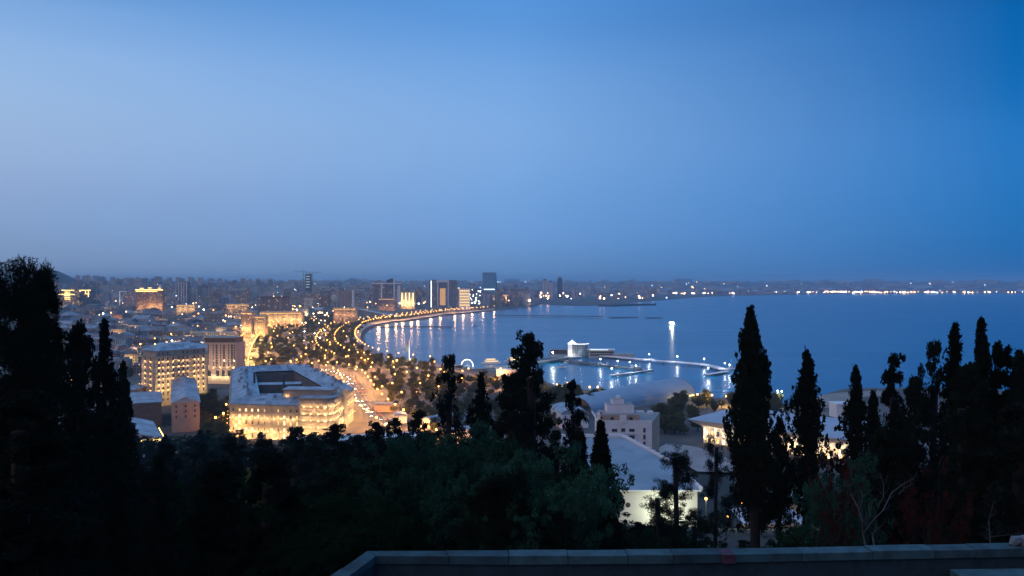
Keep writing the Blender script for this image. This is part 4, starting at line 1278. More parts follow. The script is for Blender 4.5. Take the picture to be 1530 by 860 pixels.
# ---- ferris wheel, flag pole, boats -----------------------------------------------------
def ferris():
    x, z = T(698, 545, 1035); zb = 4.2; R = 7.6
    root = thing('ferris_wheel', 'small ferris wheel with a glowing white rim at the water edge', 'ferris wheel', (x, 1035, zb), 0.1)
    zc = T(698, 545.5, 1035)[1] - zb
    b = MB()
    for s in (-.7, .7):
        pth = [(R * math.cos(2 * PI * k / 32), s, zc + R * math.sin(2 * PI * k / 32)) for k in range(33)]
        b.tube(pth, 0.16, 5, 0, False)
    b.build('rim', [emis('white_neon_rim', (0.9, 0.95, 1), 7, False)], root)
    b = MB()
    for k in range(16):
        a = 2 * PI * k / 16; b.tube([(0, 0, zc), (R * math.cos(a), 0, zc + R * math.sin(a))], 0.06, 4)
    b.build('spokes', [M_WHITEP], root)
    for k in range(16):
        a = 2 * PI * k / 16; g = MB(); g.box(0, 0, -1.5, -.3, 1.1, 1.2); g.tube([(0, 0, -.3), (0, 0, .1)], .06, 4); g.build('gondola', [M_WHITEP], root, loc=(R * math.cos(a), 0, zc + R * math.sin(a)))
    for s in (-1, 1):
        for t in (-1, 1):
            g = MB(); g.tube([(t * R * .5, s * 1.3, -4), (0, s * 1.3, zc)], 0.25, 6); g.build('support_leg', [M_WHITEP], root)
    point((x, 1028, 10), 3500, (1, 0.9, 0.75), .5)
ferris()

def flagpole():
    D = 1010.0
    x, zt = T(611.5, 508, D); x, zb = T(611.5, 552, D)
    root = thing('flagpole', 'tall white flagpole with a limp striped flag at the edge of the park', 'flagpole', (x, D, zb))
    b = MB(); b.tube([(0, 0, -4), (0, 0, (zt - zb))], [0.7, 0.35], 8); b.build('pole', [M_WHITEP], root)
    b = MB(); H = zt - zb
    for i in range(3): pass
    n = 8
    for q, col in enumerate((0, 1, 2)):
        for k in range(n):
            z1 = H - 1 - k * 1.7; z0 = z1 - 1.7; a = -0.5 - q * 1.0 - 0.25 * math.sin(k * .9); c = a - 1.0
            b.face([(a, .3 * math.sin(k), z0), (c, .5 * math.sin(k + 1), z0), (c, .5 * math.sin(k), z1), (a, .3 * math.sin(k - 1), z1)], q)
    b.build('flag', [mat('blue_cloth', (0.02, 0.25, 0.5)), mat('red_cloth', (0.5, 0.03, 0.03)), mat('green_cloth', (0.05, 0.3, 0.08))], root)
    point((x, D - 6, zb + 20), 9000, (1, 1, .95), .5)
flagpole()

def boat_mesh_parts(L=9.0, W=3.0):
    b = MB(); n = 7; sec = []
    for i in range(n + 1):
        t = i / n; w = W / 2 * math.sin(min(1, (1 - t) * 1.6 + 0.02) * PI / 2) if t > .4 else W / 2 * (0.85 + .15 * t / .4)
        x = (t - .5) * L; sh = 1.0 + .5 * t * t
        sec.append([(x, -w, sh), (x, -w * .6, -.4), (x, w * .6, -.4), (x, w, sh)])
    for i in range(n):
        for k in range(3): b.face([sec[i][k], sec[i][k + 1], sec[i + 1][k + 1], sec[i + 1][k]][::-1], 0)
        b.face([sec[i][3], sec[i][0], sec[i + 1][0], sec[i + 1][3]][::-1], 0)
    b.face(sec[0], 0); b.face(sec[n][::-1], 0)
    hull = b.mesh('hull', [M_WHITEP])
    c = MB(); c.box(-L * .05, 0, .9, 2.6, L * .36, W * .62, 0, 0); c.box(-L * .05, 0, 2.6, 2.8, L * .42, W * .7, 0, 0); cabin = c.mesh('cabin', [M_WHITEP])
    g = MB(); g.box(-L * .05, 0, 1.6, 2.3, L * .37, W * .64, 0, 0); glass = g.mesh('cabin_window', [M_GLASS])
    m = MB(); m.tube([(L * .05, 0, 2.6), (L * .05, 0, 9)], .08, 5); mast = m.mesh('mast', [M_WHITEP])
    return hull, cabin, glass, mast
BP = boat_mesh_parts()
def boat(px, py, label, rz, sc=1.0, mast=False, group=None):
    x, y = G(px, py, 0.2)
    root = thing('moored_boat' if group else 'boat', label, 'boat', (x, y, 0.2), rz, group)
    put('hull', BP[0], root); c = put('cabin', BP[1], root); g = put('cabin_window', BP[2], None); g.parent = c
    if mast: put('mast', BP[3], root)
    root.scale = (sc, sc, sc)
    return root
G_B = 'boats moored in the small harbour'
for px, py, rz, lab, mst, sc in (
        (897, 545.6, -0.2, 'white cabin boat nearest the middle of the dark mooring pier', False, 1.2),
        (868, 543.2, 0.1, 'white masted boat moored left along the dark mooring pier', True, 1.3),
        (848, 541.5, 0.1, 'small white boat moored at the root of the dark mooring pier', False, 1.1),
        (908, 544.3, 1.2, 'small boat berthed bow on behind the dark mooring pier', False, 1.0),
        (922, 549.2, -0.3, 'white masted boat beside the right half of the dark mooring pier', True, 1.1),
        (944, 550.0, 1.0, 'white cabin boat berthed near the tip of the dark mooring pier', False, 1.5),
        (955, 552.4, 0.2, 'larger white boat lying off the tip of the dark mooring pier', True, 1.5),
        (840, 549.0, 0.3, 'white cabin boat adrift in the lit pool below the harbour tower', False, 1.3)):
    boat(px, py, lab, rz, sc, mst, G_B)
boat(1092, 551, 'slender masted yacht at the very end of the long curved pier', 0.4, 1.4, True)
boat(710, 487, 'small dark fishing boat alone in the inner bay', 0.3, 1.6)
boat(1117, 470, 'tiny boat far out on the open bay behind the tall cypress', 0.2, 1.6)

def lit_boat():
    x, y = G(1004, 486, 0)
    root = thing('party_boat', 'brilliantly lit boat alone on the open bay', 'boat', (x, y, 0.2), 0.3)
    put('hull', BP[0], root).scale = (2.2, 2.2, 2.2)
    b = MB(); b.box(-1, 0, 2.2, 5.2, 12, 4.4, 0, 0); b.box(-1, 0, 8.2, 8.6, 13, 5, 0, 0); b.build('deck_house', [M_WHITEP], root)
    b = MB(); b.box(-1, 0, 5.2, 8.2, 10.5, 4.2, 0, 0); b.build('lit_saloon', [emis('brilliant_lamp_light', (1, 0.95, 0.7), 24, False)], root)
    point((x, y - 5, 7.0), 45000, (1, 0.93, 0.62), 1.6)
lit_boat()

def ferry(px, py, label, L=26):
    x, y = G(px, py, 0.2)
    root = thing('passenger_boat', label, 'boat', (x, y, 0.2), 0.15)
    put('hull', BP[0], root).scale = (L / 9, 2, 2)
    b = MB(); b.box(0, 0, 2.2, 4.4, L * .7, 5); b.box(-1, 0, 4.8, 6.8, L * .5, 4.4); b.build('deck_house', [M_WHITEP], root)
    b = MB(); b.box(0, -2.6, 2.8, 3.8, L * .66, .1); b.box(-1, -2.3, 5.3, 6.3, L * .46, .1); b.build('window_band', [M_WARMLIT], root)
    b = MB(); b.box(0, 0, 4.4, 4.6, L * .78, 5.6); b.build('roof', [M_WHITEP], root)
    point((x, y - 5, 7), 1200, (1, .8, .5))
ferry(734, 543, 'white two deck boat with lit windows moored by the causeway')
ferry(770, 540.5, 'larger white boat moored against the causeway behind the big conifer', 30)

# ---- named towers on the skyline -----------------------------------------------------------
def tower(name, label, px0, px1, pyt, pyb, D, mats, depth=22, tint=None, lit=0.05, cat='tower', build=None, rot=0.0):
    x0 = T(px0, pyb, D)[0]; x1 = T(px1, pyb, D)[0]; zb = T(px0, pyb, D)[1]; zt = T(px0, pyt, D)[1]
    cx = (x0 + x1) / 2; W = x1 - x0; H = zt - zb
    root = thing(name, label, cat, (cx, D, zb), rot)
    b = MB()
    if tint: b.tint = (*tint, lit)
    b.box(0, depth / 2, -25, H, W, depth, 0, 0, 1, False, (px0 * 31.0, 0)); b.build('wall', mats, root)
    return root, W, H
FT = [M_FAC, M_CONC]
SMOKE = mat('dark_slab', (0.09, 0.09, 0.1), 0.8, .1, .05)
r, W, H = tower('hotel_tower', 'left of the twin hotels on the bay, dark slab with two white ribs', 555, 577, 422, 460, 3250, FT, tint=(0.24, 0.22, 0.25))
b = MB(); b.box(W * .2, -.8, -5, H + 3, W * .09, 1.2); b.box(0, -.8, H - 6, H - 1, W, 1.4); b.build('white_ribs', [M_WHITEP], r)
b = MB(); b.box(0, 11, H, H + 6, W * .5, 14); b.gable(0, 11, H + 6, H + 12, W * .5, 14, 0, 0); b.build('roof_crown', [M_CONC], r)
r, W, H = tower('hotel_tower', 'right of the twin hotels on the bay, dark slab with white crossbar', 578, 600, 422, 460, 3230, FT, tint=(0.24, 0.22, 0.25))
b = MB(); b.box(0, -.8, -5, H + 8, W * .09, 1.2); b.box(0, -.8, H - 6, H - 1, W, 1.4); b.box(W * .32, -.8, 4, H - 12, W * .2, 1.2); b.build('white_ribs', [M_WHITEP], r)
b = MB(); b.box(-W * .32, 11, H, H + 13, W * .38, 16); b.box(-W * .2, 11, H + 13, H + 17, W * .2, 10); b.build('roof_crown', [M_DCONC], r)
r, W, H = tower('floodlit_block', 'block on the bay glowing gold from base to roof', 598, 620, 436, 458, 3100, [mat('golden_stone', (.45, .36, .24), .8, .1, .05), M_CONC], cat='building')
b = MB()
for k in range(8): b.box(-W / 2 + W * (k + .5) / 8, -.5, 0, H, 2.0, 1.0)
b.build('pilasters', [M_STONE], r)
for k in range(4):
    b = MB(); b.box(-W / 2 + W * (k + .5) / 4, -.3, 2, H - 3, 3.4, .3); b.build('lit_bay', [M_WARMLIT2], r)
for k in range(4): spot((r.location.x - W / 2 + W * (k + .5) / 4, 3088, r.location.z + 14), 26000, (1, .68, .28), 1, (0, 1, .2), 165)
r, W, H = tower('office_tower', 'plain pinkish slab right of the golden floodlit block', 620, 629, 432, 458, 3150, FT, tint=(.3, .24, .22))
r, W, H = tower('portal_block', 'broad grey block with a tall recessed portal bay and lit centre', 641, 682, 419, 460, 3300, FT, depth=30, tint=(.24, .23, .24), lit=.03, cat='building')
b = MB(); b.box(-W * .18, -1, -5, H, 5, 2); b.box(W * .2, -1, -5, H, 5, 2); b.box(0, -1, H - 7, H + 2, W * .46, 2.2); b.build('portal_frame', [M_WHITE], r)
b = MB(); b.box(0, -.4, 12, H - 32, W * .2, .6); b.build('lit_panel', [emis('amber_screen', (1, .5, .2), .7, False)], r)
b = MB(); b.box(-W * .42, -.6, 0, H, 3, 1); b.build('white_edge', [M_COOLSTRIP], r)
b = MB(); b.box(0, 15, H, H + 2.5, W * .9, 24); b.build('roof', [M_DCONC], r)
r, W, H = tower('lattice_block', 'white gridded block with glowing floors right of the broad portal block', 686, 702, 431, 458, 3050, [M_WHITE, M_CONC], cat='building')
for k in range(6):
    b = MB(); b.box(0, -.5, 3 + k * H / 6.3, 3 + k * H / 6.3 + 6, W * .9, .4); b.build('lit_floor', [M_WARMLIT], r)
b = MB()
for k in range(6): b.box(-W / 2 + W * k / 5, -.9, -5, H + 1, 1.6, .8)
b.build('frame_posts', [M_WHITEP], r)
r, W, H = tower('construction_block', 'unfinished block sparkling with white site lamps beside the gridded block', 702, 719, 431, 456, 3120, [M_DCONC, M_CONC], cat='building')
rng0 = random.Random(4)
for k in range(26):
    b = MB(); b.ball((rng0.uniform(-.5, .5) * W, -1.2, rng0.uniform(0.05, 1) * H), .9, 0, 6, 4); b.build('site_lamp', [M_COOL], r)
r, W, H = tower('glass_tower', 'tallest blue glass tower on the skyline with a slanting side', 721, 741, 407.5, 448, 3900, [mat('blue_sky_glass', (.10, .3, .42), .25, .05, .02), M_CONC], depth=34)
b = MB(); b.face([(W / 2, 0, -20), (W / 2 + 12, 0, -20), (W / 2, 0, H)], 0); b.face([(W / 2, 0, H), (W / 2 + 12, 0, -20), (W / 2 + 12, 30, -20), (W / 2, 30, H)], 0); b.build('slanting_side', [SMOKE], r)
b = MB(); b.box(0, -.6, H * .38, H * .41, W * .8, 1); b.build('light_strip', [M_COOLSTRIP], r)
b = MB(); b.box(0, 17, H, H + 2, W + 1, 35); b.build('roof', [M_DCONC], r)
for k, (a, c_, t, lab) in enumerate(((810, 818, 418.5, 'left white tower of the slender cluster across the bay'), (819.5, 826.5, 421, 'middle white tower of the slender cluster across the bay'))):
    r, W, H = tower('white_tower', lab, a, c_, t, 442, 5000, FT, tint=(.5, .48, .5), lit=.12)
    b = MB(); b.box(0, 11, H, H + 8, W * .6, 12); b.build('roof_crown', [M_DCONC], r)
    b = MB(); b.box(-W * .2, -.8, -5, H, 4, 1); b.box(W * .25, -.8, -5, H, 4, 1); b.build('white_ribs', [M_WHITEP], r)
r, W, H = tower('dark_tower', 'dark rounded tower at the right of the slender cluster across the bay', 833, 840, 416, 442, 5050, [SMOKE, SMOKE])
b = MB(); b.box(0, 11, H, H + 9, W * .7, 14); b.build('roof_crown', [SMOKE], r)
r, W, H = tower('tower_under_construction', 'unfinished tower with bluish lit floors below two cranes', 456, 464, 409, 431, 3900, [M_DCONC, M_CONC])
for k in range(5):
    b = MB(); b.box(0, -.8, 6 + k * H / 5.5, 9 + k * H / 5.5, W * .7, 1); b.build('lit_floor', [M_DIMLIT], r)

def crane(px, py, D, flip, label):
    x, zt = T(px, py, D); zb = zt - 75
    root = thing('tower_crane', label, 'crane', (x, D, zb))
    b = MB()
    for sx in (-1, 1):
        for sy in (-1, 1): b.tube([(sx, sy, 0), (sx, sy, 70)], .35, 4)
    for k in range(14): b.tube([(-1, -1, k * 5), (1, -1, k * 5 + 5)], .25, 4)
    b.build('mast', [M_POLE], root)
    b = MB(); b.tube([(-18 * flip, 0, 70), (45 * flip, 0, 73)], .8, 4); b.tube([(0, 0, 70), (0, 0, 80)], .5, 4); b.tube([(0, 0, 80), (35 * flip, 0, 72.5)], .2, 4); b.tube([(0, 0, 80), (-16 * flip, 0, 70)], .2, 4); b.build('jib', [M_POLE], root)
    b = MB(); b.box(-16 * flip, 0, 66.5, 70, 5, 2.5); b.build('counterweight', [M_DCONC], root)
    b = MB(); b.box(2 * flip, -1.5, 67, 69.8, 2.5, 2); b.build('operator_cab', [M_WHITEP], root)
crane(453.5, 404.5, 3900, -1, 'left crane over the unfinished tower on the skyline')
crane(466.5, 406, 3920, 1, 'right crane over the unfinished tower on the skyline')

r, W, H = tower('brick_hotel', 'wide reddish hotel with golden lights along its roof edge', 203, 243, 432.5, 462, 2500, FT, depth=30, tint=(.38, .19, .13), lit=.12, cat='building')
b = MB(); b.box(0, -1, H - 1.4, H + .6, W + 2, 1.2); b.box(-W * .1, -1, H - 6, H - 5, W * .8, 1); b.box(-W * .3, 4, H + 4, H + 5, 12, 1); b.box(0, 4, H + 5, H + 6, 12, 1); b.box(W * .36, 4, H + 4.5, H + 5.5, 9, 1); b.build('light_strip', [M_STRIP], r)
b = MB(); b.box(-W * .3, 12, H, H + 4, 12, 14); b.box(0, 12, H, H + 5, 12, 14); b.box(W * .36, 12, H, H + 4.5, 9, 14); b.build('roof_pavilions', [M_STONE2], r)
for u in (-.32, .05, .14, .42): spot((r.location.x + W * u, 2488, r.location.z + 6), 16000, (1, .72, .3), 1, (0, 1, .2), 165)
r, W, H = tower('terraced_block', 'left stepped block outlined with golden light behind the black pine', 88, 112, 433, 458, 2750, FT, depth=30, tint=(.2, .17, .17), lit=.3, cat='building')
b = MB(); b.box(4, -1, H - 1.5, H, W * .8, 1)
for k in range(5): b.box(2, -1, H - 8 - k * 6, H - 6.5 - k * 6, W * .35, 1)
b.box(0, -1, H - 16, H - 14.5, W, 1); b.build('light_strip', [M_STRIP], r)
r, W, H = tower('terraced_block', 'right stepped block with a golden outlined square near its roof', 112, 135, 433, 458, 2780, FT, depth=30, tint=(.17, .16, .18), lit=.04, cat='building')
b = MB(); b.box(2, -1, H - 1.5, H, W, 1); b.box(W * .2, -1, H - 14, H, 1.5, 1); b.box(W * .38, -1, H - 24, H, 1.5, 1); b.box(W * .3, -1, H - 14, H - 13, W * .3, 1); b.box(-W * .3, -1, H - 6, H - 4.5, W * .4, 1); b.build('light_strip', [M_STRIP], r)
r, W, H = tower('ribbed_tower', 'slim pale ribbed tower rising over the left of the city', 265, 281, 421, 450, 3000, FT, tint=(.32, .28, .28), lit=.04)
b = MB()
for k in range(4): b.box(-W / 2 + W * (k + .5) / 4, -1, -10, H, 2.4, 2)
b.build('ribs', [M_WHITE], r)
b = MB(); b.box(0, 11, H, H + 4, W * .5, 10); b.build('roof', [M_CONC], r)
r, W, H = tower('frame_building', 'dark block inside a white square frame left of the brick hotel', 179, 194, 436, 452, 2850, [SMOKE, M_CONC], cat='building')
b = MB(); b.box(-W / 2, -1, -8, H, 3, 2); b.box(W / 2, -1, -8, H, 3, 2); b.box(0, -1, H, H + 3, W + 3, 2); b.build('white_frame', [M_WHITEP], r)
point((r.location.x, 2835, r.location.z + 10), 20000, (.9, .95, 1), 1)
r, W, H = tower('long_slab', 'long dark ribbed slab block above the golden street', 385, 433, 443, 462, 2150, FT, depth=16, tint=(.2, .19, .23), lit=.03, cat='building')
b = MB(); b.box(0, -.6, H - 2, H + 1, W, 1.6); b.build('cornice', [M_DCONC], r)
r, W, H = tower('ribbed_tower', 'pale pinkish tower with white side wall left of the gate building', 507, 526, 434, 458, 2600, FT, tint=(.34, .27, .27), lit=.02)
b = MB(); b.box(W / 2 + 1.6, 11, -5, H + 1, 3, 22); b.build('white_side', [M_WHITEP], r)
for k, (a, c_, t, bt, D, lab, tc, W1) in enumerate((
        (388, 452, 466, 480, 1850, 'long low arcaded building glowing gold behind the park', (.45, .36, .25), 9000),
        (360, 376, 466, 495, 1500, 'corner house of the golden street, lit floor by floor', (.45, .33, .22), 12000),
        (376, 396, 472, 494, 1560, 'second house of the golden street with a bright cornice', (.45, .35, .22), 12000),
        (263, 292, 455, 464, 2250, 'low domed building with warm lit foot left of centre city', (.42, .36, .28), 8000),
        (337, 372, 454, 462, 2100, 'long low building with an orange strip across the old town', (.4, .3, .22), 5000),
        (498, 532, 460, 473, 1900, 'pinkish low building with lit windows at the head of the park', (.4, .28, .22), 5000),
        (284, 350, 497, 511, 1260, 'pale blue flat roofed hall under the glaring floodlight', (.3, .33, .35), 0),
        (565, 590, 446, 462, 2900, 'low pinkish block in front of the twin hotels', (.34, .22, .2), 3000),
        (740, 760, 440, 447, 3600, 'low palace like building lit gold right of the glass tower', (.45, .36, .25), 24000))):
    r, W, H = tower('lit_building', lab, a, c_, t, bt, D, FT, depth=18, tint=tc, lit=.12, cat='building')
    b = MB(); b.box(0, -.5, H - .4, H + .9, W + 1, 1.6); b.build('cornice', [M_STONE], r)
    b = MB(); b.box(0, 9, H + .01, H + 1.6, W - 3, 14); b.build('roof', [M_BLUEROOF], r)
    if W1:
        n = max(2, int(W / 16))
        for i in range(n):
            spot((r.location.x - W / 2 + W * (i + .5) / n, D - 7, r.location.z + 4), W1 * 1.1, (1, .58, .24), .8, (0, 1, .2), 165)
        b = MB(); b.box(0, -.8, H - 3.0, H - 2.2, W * .94, .4); b.build('light_strip', [emis('soft_gold_strip', (1, .6, .22), 2.0, False) if k == 0 else bpy.data.materials['soft_gold_strip']], r)

# white roofed gate building whose roof sweeps down to the shore road
(xa, ya), (xb, yb) = G(528, 467, 6), G(596, 475.5, 6)
root = thing('gate_hall', 'long pale hall with a thin sloping white roof edge above the boulevard bend', 'building', (xa, ya, 6))
dx, dy = xb - xa, yb - ya; L = math.hypot(dx, dy); rot = math.atan2(dy, dx)
b = MB(); b.face([(0, 0, -4), (dx, dy, -4), (dx, dy, 4), (0, 0, 15)], 0); b.face([(0, 0, 15), (dx, dy, 4), (dx + 20, dy + 40, 4), (20, 60, 15)], 0); b.face([(0, 0, -4), (0, 0, 15), (20, 60, 15), (20, 60, -4)], 0)
b.build('wall', [mat('greenish_render', (.2, .22, .2), .8, .1, .05)], root)
b = MB(); b.tube([(0, 0, 15.6), (dx, dy, 4.6)], 1.3, 6); b.build('roof_edge', [M_WHITEP], root)

# low buildings between the park and the apartment block
def lowb(name, label, px0, px1, py, D, zb, h, depth, mw, mr, rot=0, curved=False):
    x0, x1 = T(px0, py, D)[0], T(px1, py, D)[0]; W = x1 - x0
    root = thing(name, label, 'building', ((x0 + x1) / 2, D, zb), rot)
    b = MB(); b.box(0, depth / 2, -8, h, W, depth, 0, 0, 0); b.build('wall', [mw], root)
    r = MB()
    if curved:
        n = 8
        for k in range(n):
            a0, a1 = PI * k / n, PI * (k + 1) / n
            P = lambda a: (-(W / 2 + .5) * math.cos(a), h + W * .2 * math.sin(a))
            (xA, zA), (xB, zB) = P(a0), P(a1)
            r.face([(xA, -.5, zA), (xB, -.5, zB), (xB, depth + .5, zB), (xA, depth + .5, zA)][::-1], 0)
        r.face([(-(W / 2 + .5) * math.cos(PI * k / n), -.4, h + W * .2 * math.sin(PI * k / n)) for k in range(n + 1)][::-1], 0)
    else: r.box(0, depth / 2, h, h + .7, W + 1.4, depth + 1.4, 0, 0)
    r.build('roof', [mr], root)
    return root
lowb('garden_pavilion', 'white domed pavilion beside the avenue, nearest the palace', 590, 608, 610, 580, 6, 6, 14, M_WHITE, M_BLUEROOF, .2, True)
lowb('greenhouse_hall', 'long pale curved roof half hidden by the thin conifer', 622, 652, 615, 560, 6, 6, 34, M_WHITE, M_BLUEROOF, -.7, True)
lowb('tea_house', 'flat roofed low building with greenish lit signs below the curved roof', 670, 712, 622, 520, 7, 6, 12, M_WHITE, M_BLUEROOF, .1)
lowb('garden_wall_house', 'long low tan building with lit eave right of the roundabout', 560, 596, 600, 640, 6, 5, 12, M_PINK, M_CONC, .1)
lowb('kiosk', 'small pale house roof behind the leafy bushes at the foot of the slope', 738, 752, 625, 470, 10, 7, 12, M_WHITE, M_BLUEROOF, .3)
lowb('quay_restaurant', 'flat white quay building with warm lit eave left of the big conifer', 742, 800, 562, 900, 4.4, 6, 18, M_WHITE, M_WHITE, .05)
lowb('shore_hall', 'pale low hall seen between apartment block and vaulted hall', 838, 880, 612, 560, 8, 9, 30, M_WHITE, M_BLUEROOF, .2, True)
lowb('site_office', 'small white framed tower building beyond the conference roof', 1250, 1272, 618, 610, 4, 12, 12, M_WHITEP, M_WHITEP, .1)
sg = lowb('garden_kiosk', 'warm lit kiosk wall behind the courtyard lamps', 1120, 1200, 765, 226, 40, 7.5, 8, M_STONE2, M_CONC, 0)
# white tent roof by the courtyard lamps
x, z = T(1150, 800, 172)
root = thing('party_tent', 'pale bluish tent roof among bushes in the courtyard below the wall', 'tent', (x, 172, z))
b = MB(); q = [(-7, -5, 4), (7, -5, 4), (7, 6, 4), (-7, 6, 4)]
for i in range(4): b.face([q[i], q[(i + 1) % 4], (0, 0, 7.4)], 0)
b.build('canopy', [mat('tent_canvas', (.5, .56, .6), .8, .1, .4)], root)
for sx in (-6.5, 6.5):
    for sy in (-4.5, 5.5): b = MB(); b.tube([(sx, sy, -6), (sx, sy, 4)], .12, 6); b.build('leg', [M_POLE], root)

# long white parapet wall crossing below the palace
xw0, zw0 = T(436, 657, 330); xw1, zw1 = T(632, 659, 345)
root = thing('terrace_wall', 'long low white terrace wall behind the dark trees below the palace', 'wall', (xw0, 330, zw0))
b = MB(); b.box((xw1 - xw0) / 2, 4, -5, 0, xw1 - xw0, 10, math.atan2(15, xw1 - xw0), 0); b.build('wall', [mat('bluish_white_wall', (.42, .45, .5), .8, .1, .2)], root)
b = MB(); b.box((xw1 - xw0) / 2, 4, 0, .6, xw1 - xw0 + 1, 11, math.atan2(15, xw1 - xw0), 0); b.build('coping', [M_WHITEP], root)

# hill with a mast at the far left is part of the land
m = MB(); x, z = T(62, 404, 5200)
n = 14
for k in range(n):
    a0, a1 = 2 * PI * k / n, 2 * PI * (k + 1) / n
    m.face([(x + 330 * math.cos(a0), 5200 + 330 * math.sin(a0), 60), (x + 330 * math.cos(a1), 5200 + 330 * math.sin(a1), 60), (x + 90 * math.cos(a1), 5200 + 90 * math.sin(a1), z), (x + 90 * math.cos(a0), 5200 + 90 * math.sin(a0), z)], 0)
m.face([(x + 90 * math.cos(2 * PI * k / n), 5200 + 90 * math.sin(2 * PI * k / n), z) for k in range(n)], 0)
tag(m.build('hill', mat('hill_soil', (.06, .06, .05), .95, .2, .01)), None, None, None, 'structure')
# ---------------------------------------------------------------- street lamps
def lamp_meshes():
    p = MB(); p.tube([(0, 0, -1.5), (0, 0, 8.6)], [.14, .08], 6); p.tube([(0, 0, 8.6), (0, 0, 8.8)], [.3, .3], 6)
    pole = p.mesh('pole', [M_POLE])
    g = MB(); g.ball((0, 0, 9.3), .72, 0, 8, 6); globe = g.mesh('lamp_globe', [M_WARM])
    g2 = MB(); g2.ball((0, 0, 9.15), .75, 0, 8, 6); globe2 = g2.mesh('lamp_globe', [M_COOL])
    return pole, globe, globe2
LP, LG, LC = lamp_meshes()
NL = [0]
def lamp(x, y, z, label, group, W=5200, cool=False, sc=1.0, col=None, light=True):
    NL[0] += 1
    LQ.append((sc / y, x, y, z, label, group, cool, sc))
    on_pier = 'pier' in group
    if light and any(k in group for k in ('park trees', 'gardens', 'near shore', 'palace lane', 'quay road')): point((x, y, z + 8.1 * sc), W * 4.6, col or (1, .42, .12), .3)
    elif light and on_pier: point((x, y, z + 8.1 * sc), W, (.85, .95, 1), .5)
    elif light: spot((x, y, z + 8.1 * sc), W * (1.0 if cool else 6.0), col or ((.85, .95, 1) if cool else (1, .44, .14)), .3, (0, 0, -1), 176)
def lamp_build(x, y, z, label, group, cool, sc):
    root = thing('street_lamp', None, 'street lamp', (x, y, z), 0, group)
    root['label'] = label
    put('pole', LP, root); put('lamp_globe', LC if cool else LG, root)
    root.scale = (sc, sc, sc)
    return root
LQ = []

rngl = random.Random(17)
# along the bay promenade
for off, gname, lab, st in ((9, 'lamps along the promenade edge', 'globe lamp on the promenade edge right above the bay quay', 34),
                        (46, 'lamps along the shore road, bay side', 'globe lamp between promenade trees and the curved shore road', 44),
                        (78, 'lamps along the shore road, park side', 'globe lamp on the park side of the curved shore road', 50)):
    for i, (x, y) in enumerate(resample(inland(off), st)):
        px, py = project(x, y, 5)
        if y > 3000: continue
        lamp(x, y, 4.6 if off < 30 else hz(x, y), lab, gname, 7000, sc=1.0 if y < 1800 else 1.35, light=off > 30)
# tall masts on the quay whose light streaks down the water
for px, lab in ((563, 'first'), (576, 'second'), (589, 'third'), (600, 'fourth'), (612, 'fifth'), (622, 'sixth'), (641, 'seventh'), (655, 'eighth'), (677, 'ninth'), (690, 'tenth'), (703, 'eleventh'), (719, 'twelfth'), (736, 'thirteenth')):
    c = [p for p in resample(inland(5), 6) if abs(project(p[0], p[1], 5)[0] - px) < 3 and p[1] > 1750]
    if not c: print('no mast', px); continue
    x, y = c[0]
    root = thing('mast_lamp', '%s tall quay mast lamp from the left round the far side of the bay' % lab, 'mast lamp', (x, y, 4.8), 0, 'tall mast lamps on the quay')
    m_ = MB(); m_.tube([(0, 0, -2), (0, 0, 13)], [.25, .15], 6); m_.build('pole', [M_POLE], root)
    m_ = MB(); m_.ball((0, 0, 13.9), .95, 0, 8, 5); m_.build('lamp_head', [M_WARM], root)
    point((x, y, 4.8 + 12.6), 90000 if px in (563, 576, 641, 600) else 50000, (1, .55, .25) if px < 690 else (1, .62, .42), 3.0)
# avenue beside the palace and round the square
for s in (-13, 13):
    for i, (x, y) in enumerate(resample(offset_path(road_near, s), 33)):
        if -215 < x < -114 and y < 700 and s: 
            if x < -116 and y < 640: continue
        lamp(x, y, hz(x, y), 'globe lamp lining the bright avenue that bends round the palace', 'lamps along the avenue', 9000)
for i, (x, y) in enumerate(resample(offset_path(road_cross, 10), 30)):
    lamp(x, y, hz(x, y), 'globe lamp along the quay road across the foot of the park', 'lamps along the quay road', 6000)
for s in (-14, 14):
    for i, (x, y) in enumerate(resample(offset_path(road_park, s), 30)):
        lamp(x, y, hz(x, y), 'globe lamp lining the golden street on the park side', 'lamps along the golden street', 20000, col=(1, .56, .17))
# scattered through the park
PARKL = [(360, 566), (366, 520), (392, 500), (430, 482), (480, 474), (528, 476), (540, 500), (545, 520), (570, 540), (600, 548), (560, 553), (450, 548)]
pk = []
tries = 0
while len(pk) < 62 and tries < 5000:
    tries += 1
    px, py = rngl.uniform(360, 600), rngl.uniform(472, 560)
    if not in_poly(px, py, PARKL): continue
    x, y = G(px, py, 6)
    if all(math.hypot(x - a, y - b) > 28 for a, b in pk):
        pk.append((x, y)); lamp(x, y, hz(x, y), 'globe lamp standing among the dark park trees', 'lamps among the park trees', 7000)
for px, py in ((455, 500), (470, 503), (485, 498), (465, 508), (478, 510)):
    x, y = G(px, py, 6); lamp(x, y, hz(x, y), 'white globe lamp round the pale square in the middle of the park', 'white lamps on the park square', 9000, True, col=(1, .85, .9))
for px, py in ((590, 570), (608, 566), (640, 572), (664, 566), (690, 576), (628, 585), (655, 590), (716, 572), (740, 580), (600, 600), (586, 585), (622, 600), (700, 560), (748, 560), (676, 552), (560, 575), (548, 632), (571, 590)):
    x, y = G(px, py, 5.5); lamp(x, y, hz(x, y), 'globe lamp in the gardens between the flagpole and the big conifers', 'lamps in the shore gardens', 5200)
